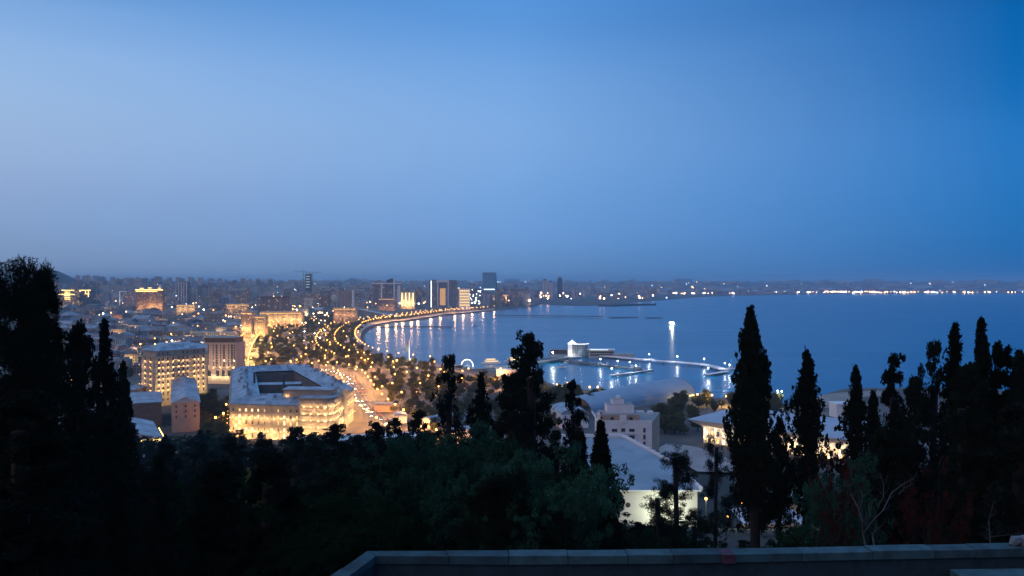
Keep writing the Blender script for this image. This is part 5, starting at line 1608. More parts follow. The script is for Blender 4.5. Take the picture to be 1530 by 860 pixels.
for px, py in ((832, 588), (841, 592), (848, 585), (857, 594), (881, 592), (893, 592), (1042, 605), (1064, 606), (1085, 608), (1096, 606), (1120, 606), (1148, 607)):
    x, y = G(px, py, 5); 
    if float(coast_dist(np.array([x]), np.array([y]))[0]) < 4: x, y = G(px, py + 6, 5)
    lamp(x, y, hz(x, y), 'globe lamp among the golden lit trees on the near shore', 'lamps along the near shore', 3200, col=(1, .58, .14))
for px, py in ((349, 640), (334, 632), (338, 615), (346, 600), (322, 640), (352, 655)):
    x, y = G(px, py, 9); lamp(x, y, hz(x, y), 'globe lamp in the lane left of the palace', 'lamps in the palace lane', 1800)
# white lamps on the piers
for px, py, lab in ((1083, 551.5, 'white lamp at the outer bend of the long curved pier'), (1052, 544.5, 'white lamp two thirds along the curved pier'), (1012, 540.5, 'white lamp halfway along the curved pier'),
                    (970, 537.3, 'white lamp a third along the curved pier'), (1058, 559.5, 'white lamp on the left tip of the pier head'), (1090, 554, 'white lamp on the right tip of the pier head'),
                    (897, 545, 'white lamp left on the dark mooring pier'), (923, 548, 'white lamp in the middle of the dark mooring pier'), (941, 549.5, 'white lamp near the tip of the dark mooring pier'),
                    (914, 560, 'white lamp on the left tip of the short angled jetty'), (950, 555.6, 'white lamp halfway along the short angled jetty')):
    x, y = G(px, py, 2.8); lamp(x, y, 2.6, lab, 'white lamps on the piers', 9000, True, .85)
for px, py, W, lab in ((826, 537, 15000, 'glaring white floodlight at the root of the mooring pier'), (767, 545.5, 15000, 'glaring white floodlight on the causeway'), (317, 508, 160000, 'glaring greenish white floodlight above the old town roofs'),
                       (1162, 604, 9000, 'twin white floodlight on the sandy spit'), (250, 528, 30000, 'warm floodlight behind the roof of the sill lit hotel')):
    x, y = G(px, py if px != 317 else 518, 6 if px not in (317, 250) else 12)
    zb = 3.0 if px in (826, 767) else hz(x, y)
    root = thing('floodlight', lab, 'floodlight', (x, y, zb), 0, 'floodlight masts')
    b = MB(); b.tube([(0, 0, -2), (0, 0, 12)], [.2, .12], 6); b.build('pole', [M_POLE], root)
    k = 3.2 if px == 317 else (1.5 if px != 1162 else .7)
    b = MB(); b.ball((0, 0, 12.8), k * .6, 0, 10, 6); b.build('lamp_head', [emis('flood_glare', (.95, 1, .8), 40, False) if px != 250 else M_WARM], root)
    if px == 1162:
        b = MB(); b.ball((3.4, 0, 12.4), .5, 0, 8, 5); b.build('lamp_head', [M_COOL], root)
    point((x, y - 1, zb + 11), W, (.9, 1, .85) if px != 250 else (1, .7, .3), .5)
# courtyard lamps below the parapet
for px, py in ((1087, 772), (1110, 772), (1137, 770), (1162, 768), (1187, 766), (1055, 745), (1109, 752)):
    D = 205.0; x, z = T(px, py, D); lamp(x, D, z - 4.6, 'small globe lamp in the courtyard below the parapet', 'courtyard lamps', 260, px in (1162, 1187, 1137), .5, col=(1, .8, .5))
# lights along streets of the city
k = 0
while k < 84:
    px, py = rngl.uniform(150, 640), rngl.choice([rngl.uniform(432, 470), rngl.uniform(470, 545)])
    if in_park(px, py) or (px < 200 and py > 480): continue
    x, y = G(px, py, 15)
    if y > 4200: continue
    z = hz(x, y)
    if float(coast_dist(np.array([x]), np.array([y]))[0]) < 90: continue
    k += 1
    lamp(x, y, z, 'street lamp rising over the roofs of the old town', 'lamps over the city roofs', 12000, k % 7 == 0, 1.5 if y < 2000 else 2.2)
LQ.sort(key=lambda t: -t[0])
for q in LQ[:290]: lamp_build(*q[1:])
dl = [MB(), MB()]
for q in LQ[290:]:
    _, x, y, z, _, _, cool, sc = q
    dl[0].tube([(x, y, z), (x, y, z + 8.6 * sc)], .12 * sc, 3, 1, False); dl[0].ball((x, y, z + 9.15 * sc), 0.78 * sc, 2 if cool else 0, 6, 4)
tag(dl[0].build('distant_street_lamps', [M_WARM, M_POLE, M_COOL]), 'far rows of small street lamps round the inner bay and over the roofs', 'street lamps', None, 'stuff')
print('lamps', NL[0])
# the countless far lights of the other shore
b = MB(); b2 = MB()
rr = random.Random(8)
def dots(px0, px1, py0, py1, n, warm, r, zz=8.0):
    for _ in range(n):
        px, py = rr.uniform(px0, px1), rr.uniform(py0, py1)
        x, y = G(px, py, zz)
        if y > 13500: y = 13500; x = (px - 765) / FPX * y
        z = max(hz(x, y), 2) + (12 if y > 6000 else (24 if y > 2500 else 15))
        bb = b if rr.random() < warm else b2
        s = r * rr.uniform(.5, 1.5)
        o = (x, y, z); P = [(s, 0, 0), (0, s, 0), (-s, 0, 0), (0, -s, 0)]
        for i in range(4):
            p, q = P[i], P[(i + 1) % 4]
            bb.face([(o[0] + p[0], o[1] + p[1], z), (o[0] + q[0], o[1] + q[1], z), (o[0], o[1], z + s)])
            bb.face([(o[0] + q[0], o[1] + q[1], z), (o[0] + p[0], o[1] + p[1], z), (o[0], o[1], z - s)])
dots(1000, 1100, 438, 440, 30, .6, 5); dots(1095, 1295, 436.4, 437.9, 90, .6, 4.6); dots(1240, 1372, 436.2, 437.8, 80, .9, 4.8); dots(1380, 1530, 436.6, 437.8, 40, .6, 5)
dots(950, 1110, 427, 436, 45, .6, 5); dots(780, 1000, 434, 452, 60, .7, 3.6); dots(640, 800, 436, 456, 60, .8, 3.2)
dots(480, 640, 434, 462, 90, .95, 2.1); dots(140, 480, 430, 480, 230, .88, 1.5); dots(330, 520, 450, 490, 90, 1, 1.2); dots(1100, 1530, 426, 436, 50, .5, 4.5)
dots(795, 845, 440, 443.5, 22, 1, 5); dots(690, 850, 420, 432, 30, .5, 4)
tag(b.build('distant_lamps', emis('far_sodium_light', (1, .55, .26), 16, False)), 'countless warm lights strung along the far shore and distant districts', 'lights', None, 'stuff')
tag(b2.build('distant_lamps', emis('far_white_light', (.8, .9, 1), 13, False)), 'countless bluish white lights sprinkled over the far shore and distant districts', 'lights', None, 'stuff')

# ---------------------------------------------------------------- vehicles
def car_parts():
    def prof(b, pts, w, m=0, wt=None):
        wt = w if wt is None else wt
        L_ = [(x, -w / 2, z) for x, z in pts]; R_ = [(x, w / 2, z) for x, z in pts]
        b.face(L_, m); b.face(R_[::-1], m)
        for i in range(len(pts)):
            j = (i + 1) % len(pts); b.face([L_[i], R_[i], R_[j], L_[j]], m)
    body = MB(); prof(body, [(-2.15, .35), (2.1, .35), (2.15, .7), (1.9, .85), (1.0, .95), (-1.8, 1.0), (-2.15, .85)], 1.75)
    cab = MB(); prof(cab, [(-1.7, .98), (.95, .94), (.3, 1.45), (-1.2, 1.48)], 1.5)
    gl = MB(); prof(gl, [(-1.55, 1.02), (.8, 1.0), (.28, 1.38), (-1.12, 1.4)], 1.53)
    wh = MB(); wh.tube([(0, -.12, 0), (0, .12, 0)], .33, 12)
    hl = MB(); hl.ball((0, 0, 0), .14, 0, 6, 4)
    return body, cab.mesh('cabin', [M_POLE]), gl.mesh('windows', [M_GLASS]), wh.mesh('wheel', [M_DARKF]), hl.mesh('headlight', [emis('headlamp', (1, .95, .8), 40, False)]), hl.mesh('tail_light', [emis('tail_lamp', (1, .05, .02), 4, False)])
cb, cabm, glm, whm, hlm, tlm = car_parts()
paint = {n: cb.mesh('body', [mat(n + '_car_paint', c, .3)]) for n, c in (('white', (.7, .7, .7)), ('black', (.02, .02, .02)), ('silver', (.4, .4, .42)), ('red', (.35, .03, .02)), ('blue', (.03, .08, .25)))}
protos = {}
def car(x, y, rz, col, label, group):
    z = hz(x, y) + .42
    if col not in protos:
        root = thing('parked_car' if 'parked' in label else 'car', label, 'car', (x, y, z), rz, group)
        put('body', paint[col], root); c = put('cabin', cabm, root); g = put('windows', glm, None); g.parent = c
        for sx in (-1.35, 1.35):
            for sy in (-.8, .8): put('wheel', whm, root, (sx, sy, .33))
        for sy in (-.6, .6): put('headlight', hlm, root, (2.12, sy, .65)); put('tail_light', tlm, root, (-2.14, sy, .75))
        protos[col] = root; return
    dup(protos[col], (x, y, z), rz, label, group)
rc = random.Random(6)
cars = []
for s, fl in ((-5.4, PI), (-1.8, PI), (1.8, 0), (5.4, 0)):
    pth = resample(offset_path(road_near, s), 21)
    for i in range(1, len(pth) - 1):
        if rc.random() < .42: continue
        a, b_ = pth[i], pth[i + 1]; rz = math.atan2(b_[1] - a[1], b_[0] - a[0]) + fl
        cars.append((a[0], a[1], rz, rc.choice(list(paint)), s))
for n_, (x, y, rz, col, s) in enumerate(cars):
    side = 'outer' if abs(s) > 3 else 'inner'
    car(x, y, rz, col, '%s car with lit headlamps driving %s in the %s lane of the avenue' % (col, 'towards the park' if s > 0 else 'towards the hill', side), 'cars driving round the palace avenue')
for i, px in enumerate((999, 1004, 1009, 1015)):
    x, y = G(px, 662, 11.5); car(x, y, PI / 2, ('white', 'silver', 'black', 'white')[i], ('small white car parked nearest the apartment building', 'silver car parked second from the apartment building', 'black car parked third from the apartment building', 'white car parked farthest from the apartment building')[i], 'cars parked in the yard')

# ---------------------------------------------------------------- trees
def leaves(C, Rr, n_per, size, rng, elong=(1, 1, 1), aspect=0.5, flat=0.0):
    """C (k,3) clump centres, Rr (k,) radii: rhombic leaves around them"""
    k = len(C); n = k * n_per
    u = rng.normal(size=(n, 3)); u /= np.linalg.norm(u, axis=1)[:, None]
    u *= (rng.random(n) ** 0.4)[:, None]
    P = np.repeat(C, n_per, 0) + u * np.repeat(Rr, n_per)[:, None] * np.array(elong)
    a = rng.normal(size=(n, 3)); a[:, 2] *= (1 - flat); a /= np.linalg.norm(a, axis=1)[:, None]
    b = rng.normal(size=(n, 3)); b -= (b * a).sum(1)[:, None] * a; b /= np.linalg.norm(b, axis=1)[:, None]
    s = size * rng.uniform(.6, 1.4, n)[:, None]
    V = np.stack([P - a * s, P + b * s * aspect, P + a * s, P - b * s * aspect], 1).reshape(-1, 3)
    F = np.arange(n * 4).reshape(n, 4)
    return V, F

def bumpy(a, t, ph, k=5):
    return (np.sin(a * 2 + ph + t * 7) + np.sin(a * 3 - ph * 2 + t * 13) * .7 + np.sin(t * 31 + ph * 3 + a) * .6) / 2.3

def crown_cypress(rng, h, w, n_cl, n_per, size, top=1.0, bare=.06, ragged=.35, peak=.35):
    t = rng.random(n_cl) ** .85
    a = rng.random(n_cl) * 2 * PI
    ph = rng.random() * 9
    prof = np.where(t < peak, .62 + .38 * t / peak, np.maximum(0, 1 - ((t - peak) / (1 - peak)) ** 1.5 * .95))
    R = w / 2 * prof * (1 + ragged * bumpy(a, t, ph) + ragged * .9 * np.sin(t * 29 + a * 2 + ph) * np.sin(a * 1.5 - ph + t * 17))
    rr_ = R * rng.random(n_cl) ** .45
    z = h * (bare + (1 - bare) * t)
    out_ = (rng.random(n_cl) < .10) & (t < .8); rr_ = np.where(out_, R * rng.uniform(1.0, 1.4, n_cl), rr_)
    C = np.stack([rr_ * np.cos(a), rr_ * np.sin(a), z], 1)
    keep = (bumpy(a * 1.7, t * 2.1, ph + 2) > -.6) & (np.sin(t * 60 + a * 4 + ph) + np.sin(a * 5 - t * 90) > -1.35)
    C = C[keep]
    rad = np.where(out_[keep], .5, 1) * (.045 + .11 * rng.random(len(C)) ** 2) * w * (1.15 - .6 * t[keep])
    return leaves(C, rad, n_per, size, rng, (1, 1, 1.7), .5)

def crown_conifer(rng, h, w, n_per, size, bare=.15, dens=1.0, tiers=22, droop=-.1):
    """whorled limbs with leafy tufts, broad below"""
    cs = []; limbs = []
    for i in range(tiers):
        t = (i + rng.random() * .6) / tiers
        z = h * (bare + (1 - bare) * t)
        Rm = w / 2 * (1 - t) ** .58 * (1.0 + .25 * math.sin(t * 17 + rng.random())) + .12 * w / 2
        nb = int(3 + 4 * (1 - t) * dens + rng.integers(0, 2))
        for k in range(nb):
            a = rng.random() * 2 * PI; L = Rm * rng.uniform(.55, 1.12)
            tip = np.array([L * math.cos(a), L * math.sin(a), z + L * (droop + rng.uniform(-.08, .3))])
            limbs.append((np.array([0, 0, z - .02 * h]), tip, t))
            for q in (0.35, .55, .75, .9, 1.0):
                if rng.random() < .25 * (1.3 - dens): continue
                p = np.array([0, 0, z]) * (1 - q) + tip * q
                cs.append((*(p + rng.normal(size=3) * .03 * w), (.06 + .05 * (1 - t)) * w * rng.uniform(.7, 1.2)))
    cs = np.array(cs)
    V, F = leaves(cs[:, :3], cs[:, 3], n_per, size, rng, (1, 1, .75), .45)
    return V, F, limbs

def trunk_mesh(name, h, r, limbs=(), lean=(0, 0), m=M_BARK, top=.95, lr=.35, seed=1):
    b = MB(); rg = random.Random(seed)
    pts = [(lean[0] * t * t + .02 * h * math.sin(t * 5 + seed), lean[1] * t * t + .015 * h * math.sin(t * 7), -1.5 + (h * top + 1.5) * t) for t in [i / 7 for i in range(8)]]
    b.tube(pts, [r * (1 - .85 * i / 7) + .02 for i in range(8)], 8)
    for p, q, t in limbs:
        mid = (p + q) / 2 + np.array([0, 0, -.04 * np.linalg.norm(q - p)])
        rr_ = r * lr * (1 - t * .7)
        b.tube([p, mid, q], [rr_, rr_ * .6, rr_ * .2], 5, 0, False)
    return b.mesh(name, [m])

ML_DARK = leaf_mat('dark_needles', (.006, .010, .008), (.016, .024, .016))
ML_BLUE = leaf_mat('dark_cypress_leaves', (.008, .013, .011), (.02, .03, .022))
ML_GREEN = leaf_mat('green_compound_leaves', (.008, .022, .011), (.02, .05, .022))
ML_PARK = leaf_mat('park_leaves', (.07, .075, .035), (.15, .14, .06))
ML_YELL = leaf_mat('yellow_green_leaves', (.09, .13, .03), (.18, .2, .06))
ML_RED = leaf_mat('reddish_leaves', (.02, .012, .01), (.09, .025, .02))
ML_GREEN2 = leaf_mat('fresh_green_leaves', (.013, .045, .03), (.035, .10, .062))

TREE = {}
def sp_cypress(v):
    if ('cy', v) not in TREE:
        g = np.random.default_rng(100 + v); bb = .44 if v >= 4 else .05
        ragged = [.32, .5, .7, .42][v % 4]
        V, F = crown_cypress(g, 1.0, .22, [1250, 1000, 760, 1100][v % 4], 26, .0085, bare=bb, ragged=ragged, peak=[.3, .22, .4, .15][v % 4])
        TREE[('cy', v)] = (np_mesh('crown', V, F, [ML_BLUE if v % 2 else ML_DARK]), trunk_mesh('trunk', 1.0, .007, seed=v, top=.8))
    return TREE[('cy', v)]
def sp_conifer(v):
    if ('co', v) not in TREE:
        g = np.random.default_rng(200 + v)
        V, F, L = crown_conifer(g, 1.0, .36, [44, 36, 30, 50][v % 4], .0088, bare=[.12, .2, .32, .08][v % 4] + (.36 if v >= 4 else 0), dens=[1.2, 1, .7, 1.3][v % 4], tiers=[24, 20, 15, 26][v % 4])
        TREE[('co', v)] = (np_mesh('crown', V, F, [ML_DARK if v % 2 else ML_BLUE]), trunk_mesh('trunk', 1.0, .009, L, seed=v, top=.85))
    return TREE[('co', v)]
def sp_pine(v):
    if ('pi', v) not in TREE:
        g = np.random.default_rng(300 + v); cs = []; limbs = []
        n = [34, 46, 26][v % 3]
        for i in range(n):
            t = i / n; z = .38 + .6 * t; a = g.random() * 2 * PI; L = (.30 - .2 * t) * g.uniform(.5, 1.1)
            p = np.array([.03 * math.sin(z * 5 + v), 0, z - .05]); q = np.array([L * math.cos(a), L * math.sin(a), z + L * g.uniform(0, .5)])
            limbs.append((p, q, t))
            for s in (.6, .8, 1.0):
                for _ in range(2):
                    c = p + (q - p) * s + g.normal(size=3) * .018; cs.append((*c, g.uniform(.028, .05)))
        cs = np.array(cs)
        V, F = leaves(cs[:, :3], cs[:, 3], [110, 150, 80][v % 3], .011, g, (1.15, 1.15, .6), .14)
        TREE[('pi', v)] = (np_mesh('crown', V, F, [ML_DARK]), trunk_mesh('trunk', 1.0, .010, limbs, seed=v))
    return TREE[('pi', v)]
def sp_broad(v, ml=None, key='br', n=420, per=46, size=.013):
    if (key, v) not in TREE:
        g = np.random.default_rng(400 + v); cs = []; limbs = []
        ph = g.random() * 6
        nl = 9
        tips = []
        for i in range(nl):
            a = 2 * PI * i / nl + g.uniform(-.3, .3); L = g.uniform(.2, .42); z = g.uniform(.3, .45)
            q = np.array([L * math.cos(a), L * math.sin(a), z + g.uniform(.15, .45)])
            p = np.array([0, 0, g.uniform(.18, .35)]); limbs.append((p, q, .2)); tips.append(q)
            for _ in range(3):
                q2 = q + g.normal(size=3) * .09 + np.array([0, 0, .05]); limbs.append((q * .7 + p * .3, q2, .6)); tips.append(q2)
        for _ in range(n):
            q = tips[g.integers(len(tips))] + g.normal(size=3) * np.array([.075, .075, .055]); cs.append((*q, g.uniform(.02, .05)))
        cs = np.array(cs); cs[:, 2] = np.clip(cs[:, 2], .12, 1.0)
        V, F = leaves(cs[:, :3], cs[:, 3], per, size, g, (1.2, 1.2, .8), .4, .3)
        TREE[(key, v)] = (np_mesh('crown', V, F, [ml or ML_GREEN]), trunk_mesh('trunk', .7, .018, limbs, seed=v, lr=.5))
    return TREE[(key, v)]

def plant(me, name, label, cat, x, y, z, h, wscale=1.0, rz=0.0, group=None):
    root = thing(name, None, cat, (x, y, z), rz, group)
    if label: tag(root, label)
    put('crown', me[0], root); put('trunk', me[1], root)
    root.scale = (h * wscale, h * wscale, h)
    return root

# the trees that make the outline of the picture, each surveyed on its own:
# kind, variant, px of stem, py of tip, width in px, distance, label
HERO = [
    ('pi', 1, 34, 394, 190, 30, 'huge black pine with tufted top at the left edge'),
    ('pi', 0, 66, 416, 104, 34, 'black pine shoulder reaching right from the left edge'),
    ('pi', 2, -10, 402, 220, 27, 'black pine cut by the left edge of the view'),
    ('co', 0, 118, 480, 110, 42, 'dense black conifer lower right of the huge left pine'),
    ('co', 3, 60, 470, 190, 38, 'broad black conifer filling the gap under the huge left pine'),
    ('cy', 2, 157, 487, 66, 50, 'ragged dark cypress with airy outline left of the sill lit hotel'),
    ('cy', 1, 180, 545, 60, 56, 'lower dark cypress touching the left of the sill lit hotel'),
    ('co', 2, 440, 636, 92, 110, 'small black conifer in front of the left half of the palace'),
    ('co', 1, 503, 632, 92, 105, 'pointed black conifer in front of the palace corner'),
    ('co', 0, 562, 630, 74, 110, 'small dark conifer below the bright avenue'),
    ('co', 2, 592, 622, 84, 96, 'dark conifer just right of the bright avenue'),
    ('co', 1, 348, 652, 84, 118, 'dark conifer before the left corner of the palace'),
    ('co', 3, 396, 656, 80, 124, 'low dense conifer before the middle of the palace front'),
    ('co', 0, 472, 654, 80, 120, 'dense conifer between the two that cover the palace foot'),
    ('co', 2, 535, 648, 76, 116, 'open conifer before the road end beside the palace'),
    ('co', 1, 628, 612, 84, 98, 'ragged conifer left of the lean conifer'),
    ('co', 2, 300, 660, 80, 120, 'open conifer before the narrow row house'),
    ('co', 0, 248, 662, 84, 112, 'dense conifer before the glowing shed eave'),
    ('co', 2, 669, 527, 78, 78, 'lean conifer with a narrow crown above the shore gardens'),
    ('cy', 2, 716, 563, 56, 82, 'short dark cypress between the lean and the great conifer'),
    ('co', 0, 790, 496, 122, 68, 'great dense conifer covering the root of the harbour piers'),
    ('co', 3, 765, 560, 110, 72, 'black conifer leaning against the left of the great conifer'),
    ('co', 1, 857, 566, 64, 74, 'thin open conifer just right of the great conifer'),
    ('cy', 0, 898, 632, 70, 60, 'dense black cypress at the left of the white hall roof'),
    ('cy', 3, 872, 650, 60, 63, 'dark cypress half merged behind the one at the hall roof'),
    ('co', 2, 830, 640, 80, 66, 'ragged conifer under the thin open conifer'),
    ('cy', 4, 1122, 466, 64, 58, 'tallest cypress, a dense black column over the conference roof'),
    ('co', 5, 1132, 640, 66, 62, 'black conifer filling the foot of the tallest cypress'),
    ('cy', 6, 1203, 528, 58, 64, 'second tall ragged cypress right of the tallest'),
    ('co', 5, 1165, 625, 44, 66, 'low conifer between the two tall cypresses'),
    ('pi', 0, 1012, 672, 100, 88, 'spreading pine with visible trunk in front of the white hall'),
    ('pi', 2, 985, 735, 110, 84, 'small open pine against the floodlit white hall wall'),
    ('pi', 2, 1070, 655, 80, 92, 'open pine before the left end of the conference building'),
    ('cy', 2, 1285, 553, 62, 60, 'ragged cypress at the left of the dark right hand group'),
    ('co', 1, 1336, 526, 84, 58, 'conifer with an open top, second in the right hand group'),
    ('cy', 2, 1308, 590, 60, 57, 'lower cypress filling between the first two of the right hand group'),
    ('co', 2, 1394, 506, 86, 55, 'conifer with a feathery tip, third in the right hand group'),
    ('co', 0, 1368, 560, 90, 54, 'black conifer in front of the feathery tipped cypress'),
    ('cy', 2, 1431, 492, 70, 50, 'dense black cypress left of the highest one at the right'),
    ('cy', 1, 1463, 480, 74, 48, 'highest dense cypress of the right hand group'),
    ('co', 3, 1497, 514, 96, 46, 'broad blunt conifer near the right edge'),
    ('cy', 3, 1520, 530, 90, 45, 'blunt cypress cut by the right edge of the view'),
    ('co', 3, 1445, 545, 120, 44, 'broad black conifer under the highest cypress'),
    ('co', 0, 1520, 600, 170, 42, 'broad black conifer in the lower right corner'),
    ('co', 3, 1330, 640, 150, 52, 'broad black conifer below the right hand cypresses'),
    ('co', 0, 20, 560, 230, 36, 'broad black conifer in the lower left corner'),
    ('co', 3, 150, 620, 170, 44, 'broad black conifer beneath the ragged cypress at left'),
]
SPW = {'cy': .22, 'co': .40, 'pi': .62, 'br': .95}
SPN = {'cy': 'cypress_tree', 'co': 'conifer_tree', 'pi': 'pine_tree', 'br': 'broadleaf_tree'}
SPF = {'cy': sp_cypress, 'co': sp_conifer, 'pi': sp_pine, 'br': sp_broad}
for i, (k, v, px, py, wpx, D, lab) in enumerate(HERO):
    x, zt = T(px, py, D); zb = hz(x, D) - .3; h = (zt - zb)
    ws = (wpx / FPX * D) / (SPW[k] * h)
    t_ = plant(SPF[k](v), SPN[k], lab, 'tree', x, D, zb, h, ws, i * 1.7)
    if k == 'cy': t_.rotation_euler = (0, math.radians((i * 37 % 11 - 5) * .16), i * 1.7)

# leafy shrub trees in front, just beyond the parapet
BROAD = [
    (640, 668, 170, 34, 0, 'feathery green broadleaf tree left of centre behind the parapet'),
    (715, 650, 190, 31, 1, 'tallest feathery green tree in the middle behind the parapet'),
    (790, 672, 170, 29, 2, 'feathery green tree right of the tallest middle one'),
    (845, 700, 160, 27, 0, 'feathery green tree with drooping sprays beside the white hall'),
    (560, 735, 150, 30, 1, 'low dark leafy tree above the bend of the parapet'),
    (470, 760, 170, 28, 2, 'dim green leafy tree left of the parapet bend'),
    (350, 720, 150, 40, 0, 'dim leafy tree below the palace lane'),
    (1200, 785, 110, 60, 1, 'low green bush tree beside the tent roof'),
    (1262, 690, 120, 40, 2, 'green leafy tree below the lit conference front'),
]
for i, (px, py, wpx, D, v, lab) in enumerate(BROAD):
    x, zt = T(px, py, D); zb = hz(x, D) - .3; h = zt - zb
    ws = (wpx / FPX * D) / (SPW['br'] * h)
    plant(sp_broad(v, ML_GREEN2, 'bg') if px > 600 else sp_broad(v), 'broadleaf_tree', lab, 'tree', x, D, zb, h, ws, i * 1.1)
x, zt = T(1238, 768, 70); plant(sp_broad(5, ML_YELL, 'ye', 260, 40, .018), 'bush', 'yellow green bush right of the tent', 'bush', x, 70, hz(x, 70), zt - hz(x, 70), (52 / FPX * 70) / (.95 * (zt - hz(x, 70))), 0)
x, zt = T(366, 698, 90); plant(sp_broad(6, ML_YELL, 'ye', 260, 40, .018), 'bush', 'olive yellow bush below the left corner of the palace', 'bush', x, 90, hz(x, 90), zt - hz(x, 90), (60 / FPX * 90) / (.95 * (zt - hz(x, 90))), 0)
x, zt = T(1390, 690, 28); plant(sp_broad(7, ML_RED, 'rd', 130, 34, .012), 'sumac_bush', 'reddish leaved shrub over the bare pale branches', 'bush', x, 28, hz(x, 28), zt - hz(x, 28), .38, 0)
x, zt = T(1255, 694, 30); plant(sp_broad(8, ML_RED, 'rd', 130, 34, .012), 'sumac_bush', 'reddish leaved shrub left of the bare pale branches', 'bush', x, 30, hz(x, 30), zt - hz(x, 30), .3, 0)

# bare pale branching shrub behind the parapet on the right
def bare(px, pyb, D, strokes, label):
    x, zb = T(px, pyb, D); zg = hz(x, D)
    root = thing('bare_shrub', label, 'shrub', (x, D, zg))
    rg = random.Random(int(px))
    for k, st in enumerate(strokes):
        b = MB(); pts = []
        st = [(a_, b_, c_ * .62) for a_, b_, c_ in st]
        for j, (qx, qy, r) in enumerate(st):
            xx, zz = T(qx, qy, D); pts.append((xx - x, .15 * math.sin(j * 2 + k), zz - zg))
        if k == 0: pts.insert(0, (pts[0][0], 0, -.4)); rad = [st[0][2] * 1.1] + [s[2] for s in st]
        else: rad = [s[2] for s in st]
        b.tube(pts, rad, 6)
        for j in range(1, len(pts)):
            for _ in range(3):
                t = rg.random(); p = [pts[j - 1][i] * (1 - t) + pts[j][i] * t for i in range(3)]
                L = rg.uniform(.12, .4); a = rg.uniform(-1, 1); q = [p[0] + L * math.sin(a), p[1] + rg.uniform(-.1, .1), p[2] + L * abs(math.cos(a))]
                b.tube([p, [(p[0] + q[0]) / 2 + .02, p[1], (p[2] + q[2]) / 2], q], [rad[j] * .35 + .001, .003, .0015], 4, 0, False)
        b.build('trunk' if k == 0 else 'branch', [M_BARKP], root)
M_BARKP.node_tree.nodes['Principled BSDF'].inputs['Roughness'].default_value = .95
bare(1294, 812, 19, [
    [(1294, 818, .035), (1293, 800, .032), (1285, 775, .028), (1281, 758, .024), (1275, 740, .018), (1268, 722, .008)],
    [(1293, 800, .028), (1303, 780, .026), (1315, 760, .022), (1335, 738, .018), (1350, 725, .012), (1362, 712, .006)],
    [(1315, 760, .018), (1317, 740, .014), (1319, 722, .010), (1318, 708, .005)],
    [(1294, 785, .014), (1296, 768, .012), (1300, 752, .006)],
    [(1281, 758, .010), (1288, 745, .008), (1289, 732, .004)],
    [(1338, 736, .010), (1355, 730, .008), (1368, 723, .004)]], 'bare pale forked shrub behind the right part of the parapet')
bare(1305, 812, 18.5, [[(1306, 815, .03), (1307, 800, .026), (1311, 785, .012)]], 'short broken pale stem beside the bare forked shrub')
bare(1481, 808, 20, [[(1480, 812, .018), (1482, 780, .014), (1481, 748, .008)], [(1481, 805, .01), (1500, 800, .008), (1522, 793, .005)]], 'thin bare stem near the right end of the parapet')

# trees that clothe the slope below the parapet
def skyline(px):
    X = [-300, 100, 188, 200, 330, 430, 520, 618, 640, 850, 900, 915, 1045, 1052, 1080, 1085, 1245, 1250, 1262, 1350, 1530, 1800]
    Yv = [520, 560, 600, 668, 655, 668, 672, 664, 640, 655, 670, 775, 775, 712, 715, 800, 800, 705, 640, 600, 590, 590]
    return float(np.interp(px, X, Yv))
rs = random.Random(31)
pos = []
cand_t = 0
GS = 'trees clothing the dark slope below the parapet'
while len(pos) < 235 and cand_t < 30000:
    cand_t += 1
    D = rs.choice([rs.uniform(24, 90), rs.uniform(60, 200), rs.uniform(120, 420)])
    px = rs.uniform(-120, 1650); x = (px - 765) / FPX * D
    k = rs.choice(['co', 'co', 'cy', 'br', 'pi', 'co', 'cy', 'co'])
    if k == 'br' and (px > 1290 or px < 420): k = 'co'
    h = rs.uniform(6, 15) if D > 50 else rs.uniform(5, 11)
    if any(math.hypot(x - a, D - b_) < 2.6 + D * .014 for a, b_ in pos): continue
    z = hz(x, D)
    lim = skyline(px)
    wpx = SPW[k] * h / D * FPX / 2
    lim = max(lim, skyline(px - wpx), skyline(px + wpx))
    _, pt = project(x, D, z + h)
    if pt < lim:
        # shorten to fit below the outline
        zt = T(px, lim + (rs.uniform(-26, 10) if k in ('cy', 'co') and D > 60 and 200 < px < 640 else rs.uniform(0, 14)), D)[1]; h = zt - z
        if h < 3.2: continue
    if project(x, D, z + h)[1] > 875: continue
    if D > 215 and 880 < px < 1060: continue
    if 195 < D < 235 and 1080 < px < 1210: continue
    if D > 400 and px > 1040: continue
    pos.append((x, D))
    kk = {'co': 'dark conifer', 'cy': 'slim dark cypress', 'br': 'dim leafy tree', 'pi': 'open dark pine'}[k]
    band = 'just beyond the parapet' if D < 60 else ('halfway down the slope' if D < 160 else 'at the foot of the slope')
    side = 'below the left pines' if px < 200 else ('below the palace' if px < 620 else ('under the great conifer' if px < 900 else ('near the white hall' if px < 1080 else ('under the tallest cypress' if px < 1250 else 'in the right hand group'))))
    plant(SPF[k](rs.randrange(3 if k in ('pi', 'br') else 4)), SPN[k], '%s %s, %s' % (kk, band, side), 'tree', x, D, z - .2, h, rs.uniform(1.0, 1.5), rs.uniform(0, 6), '%ss %s %s' % (kk, band, side))
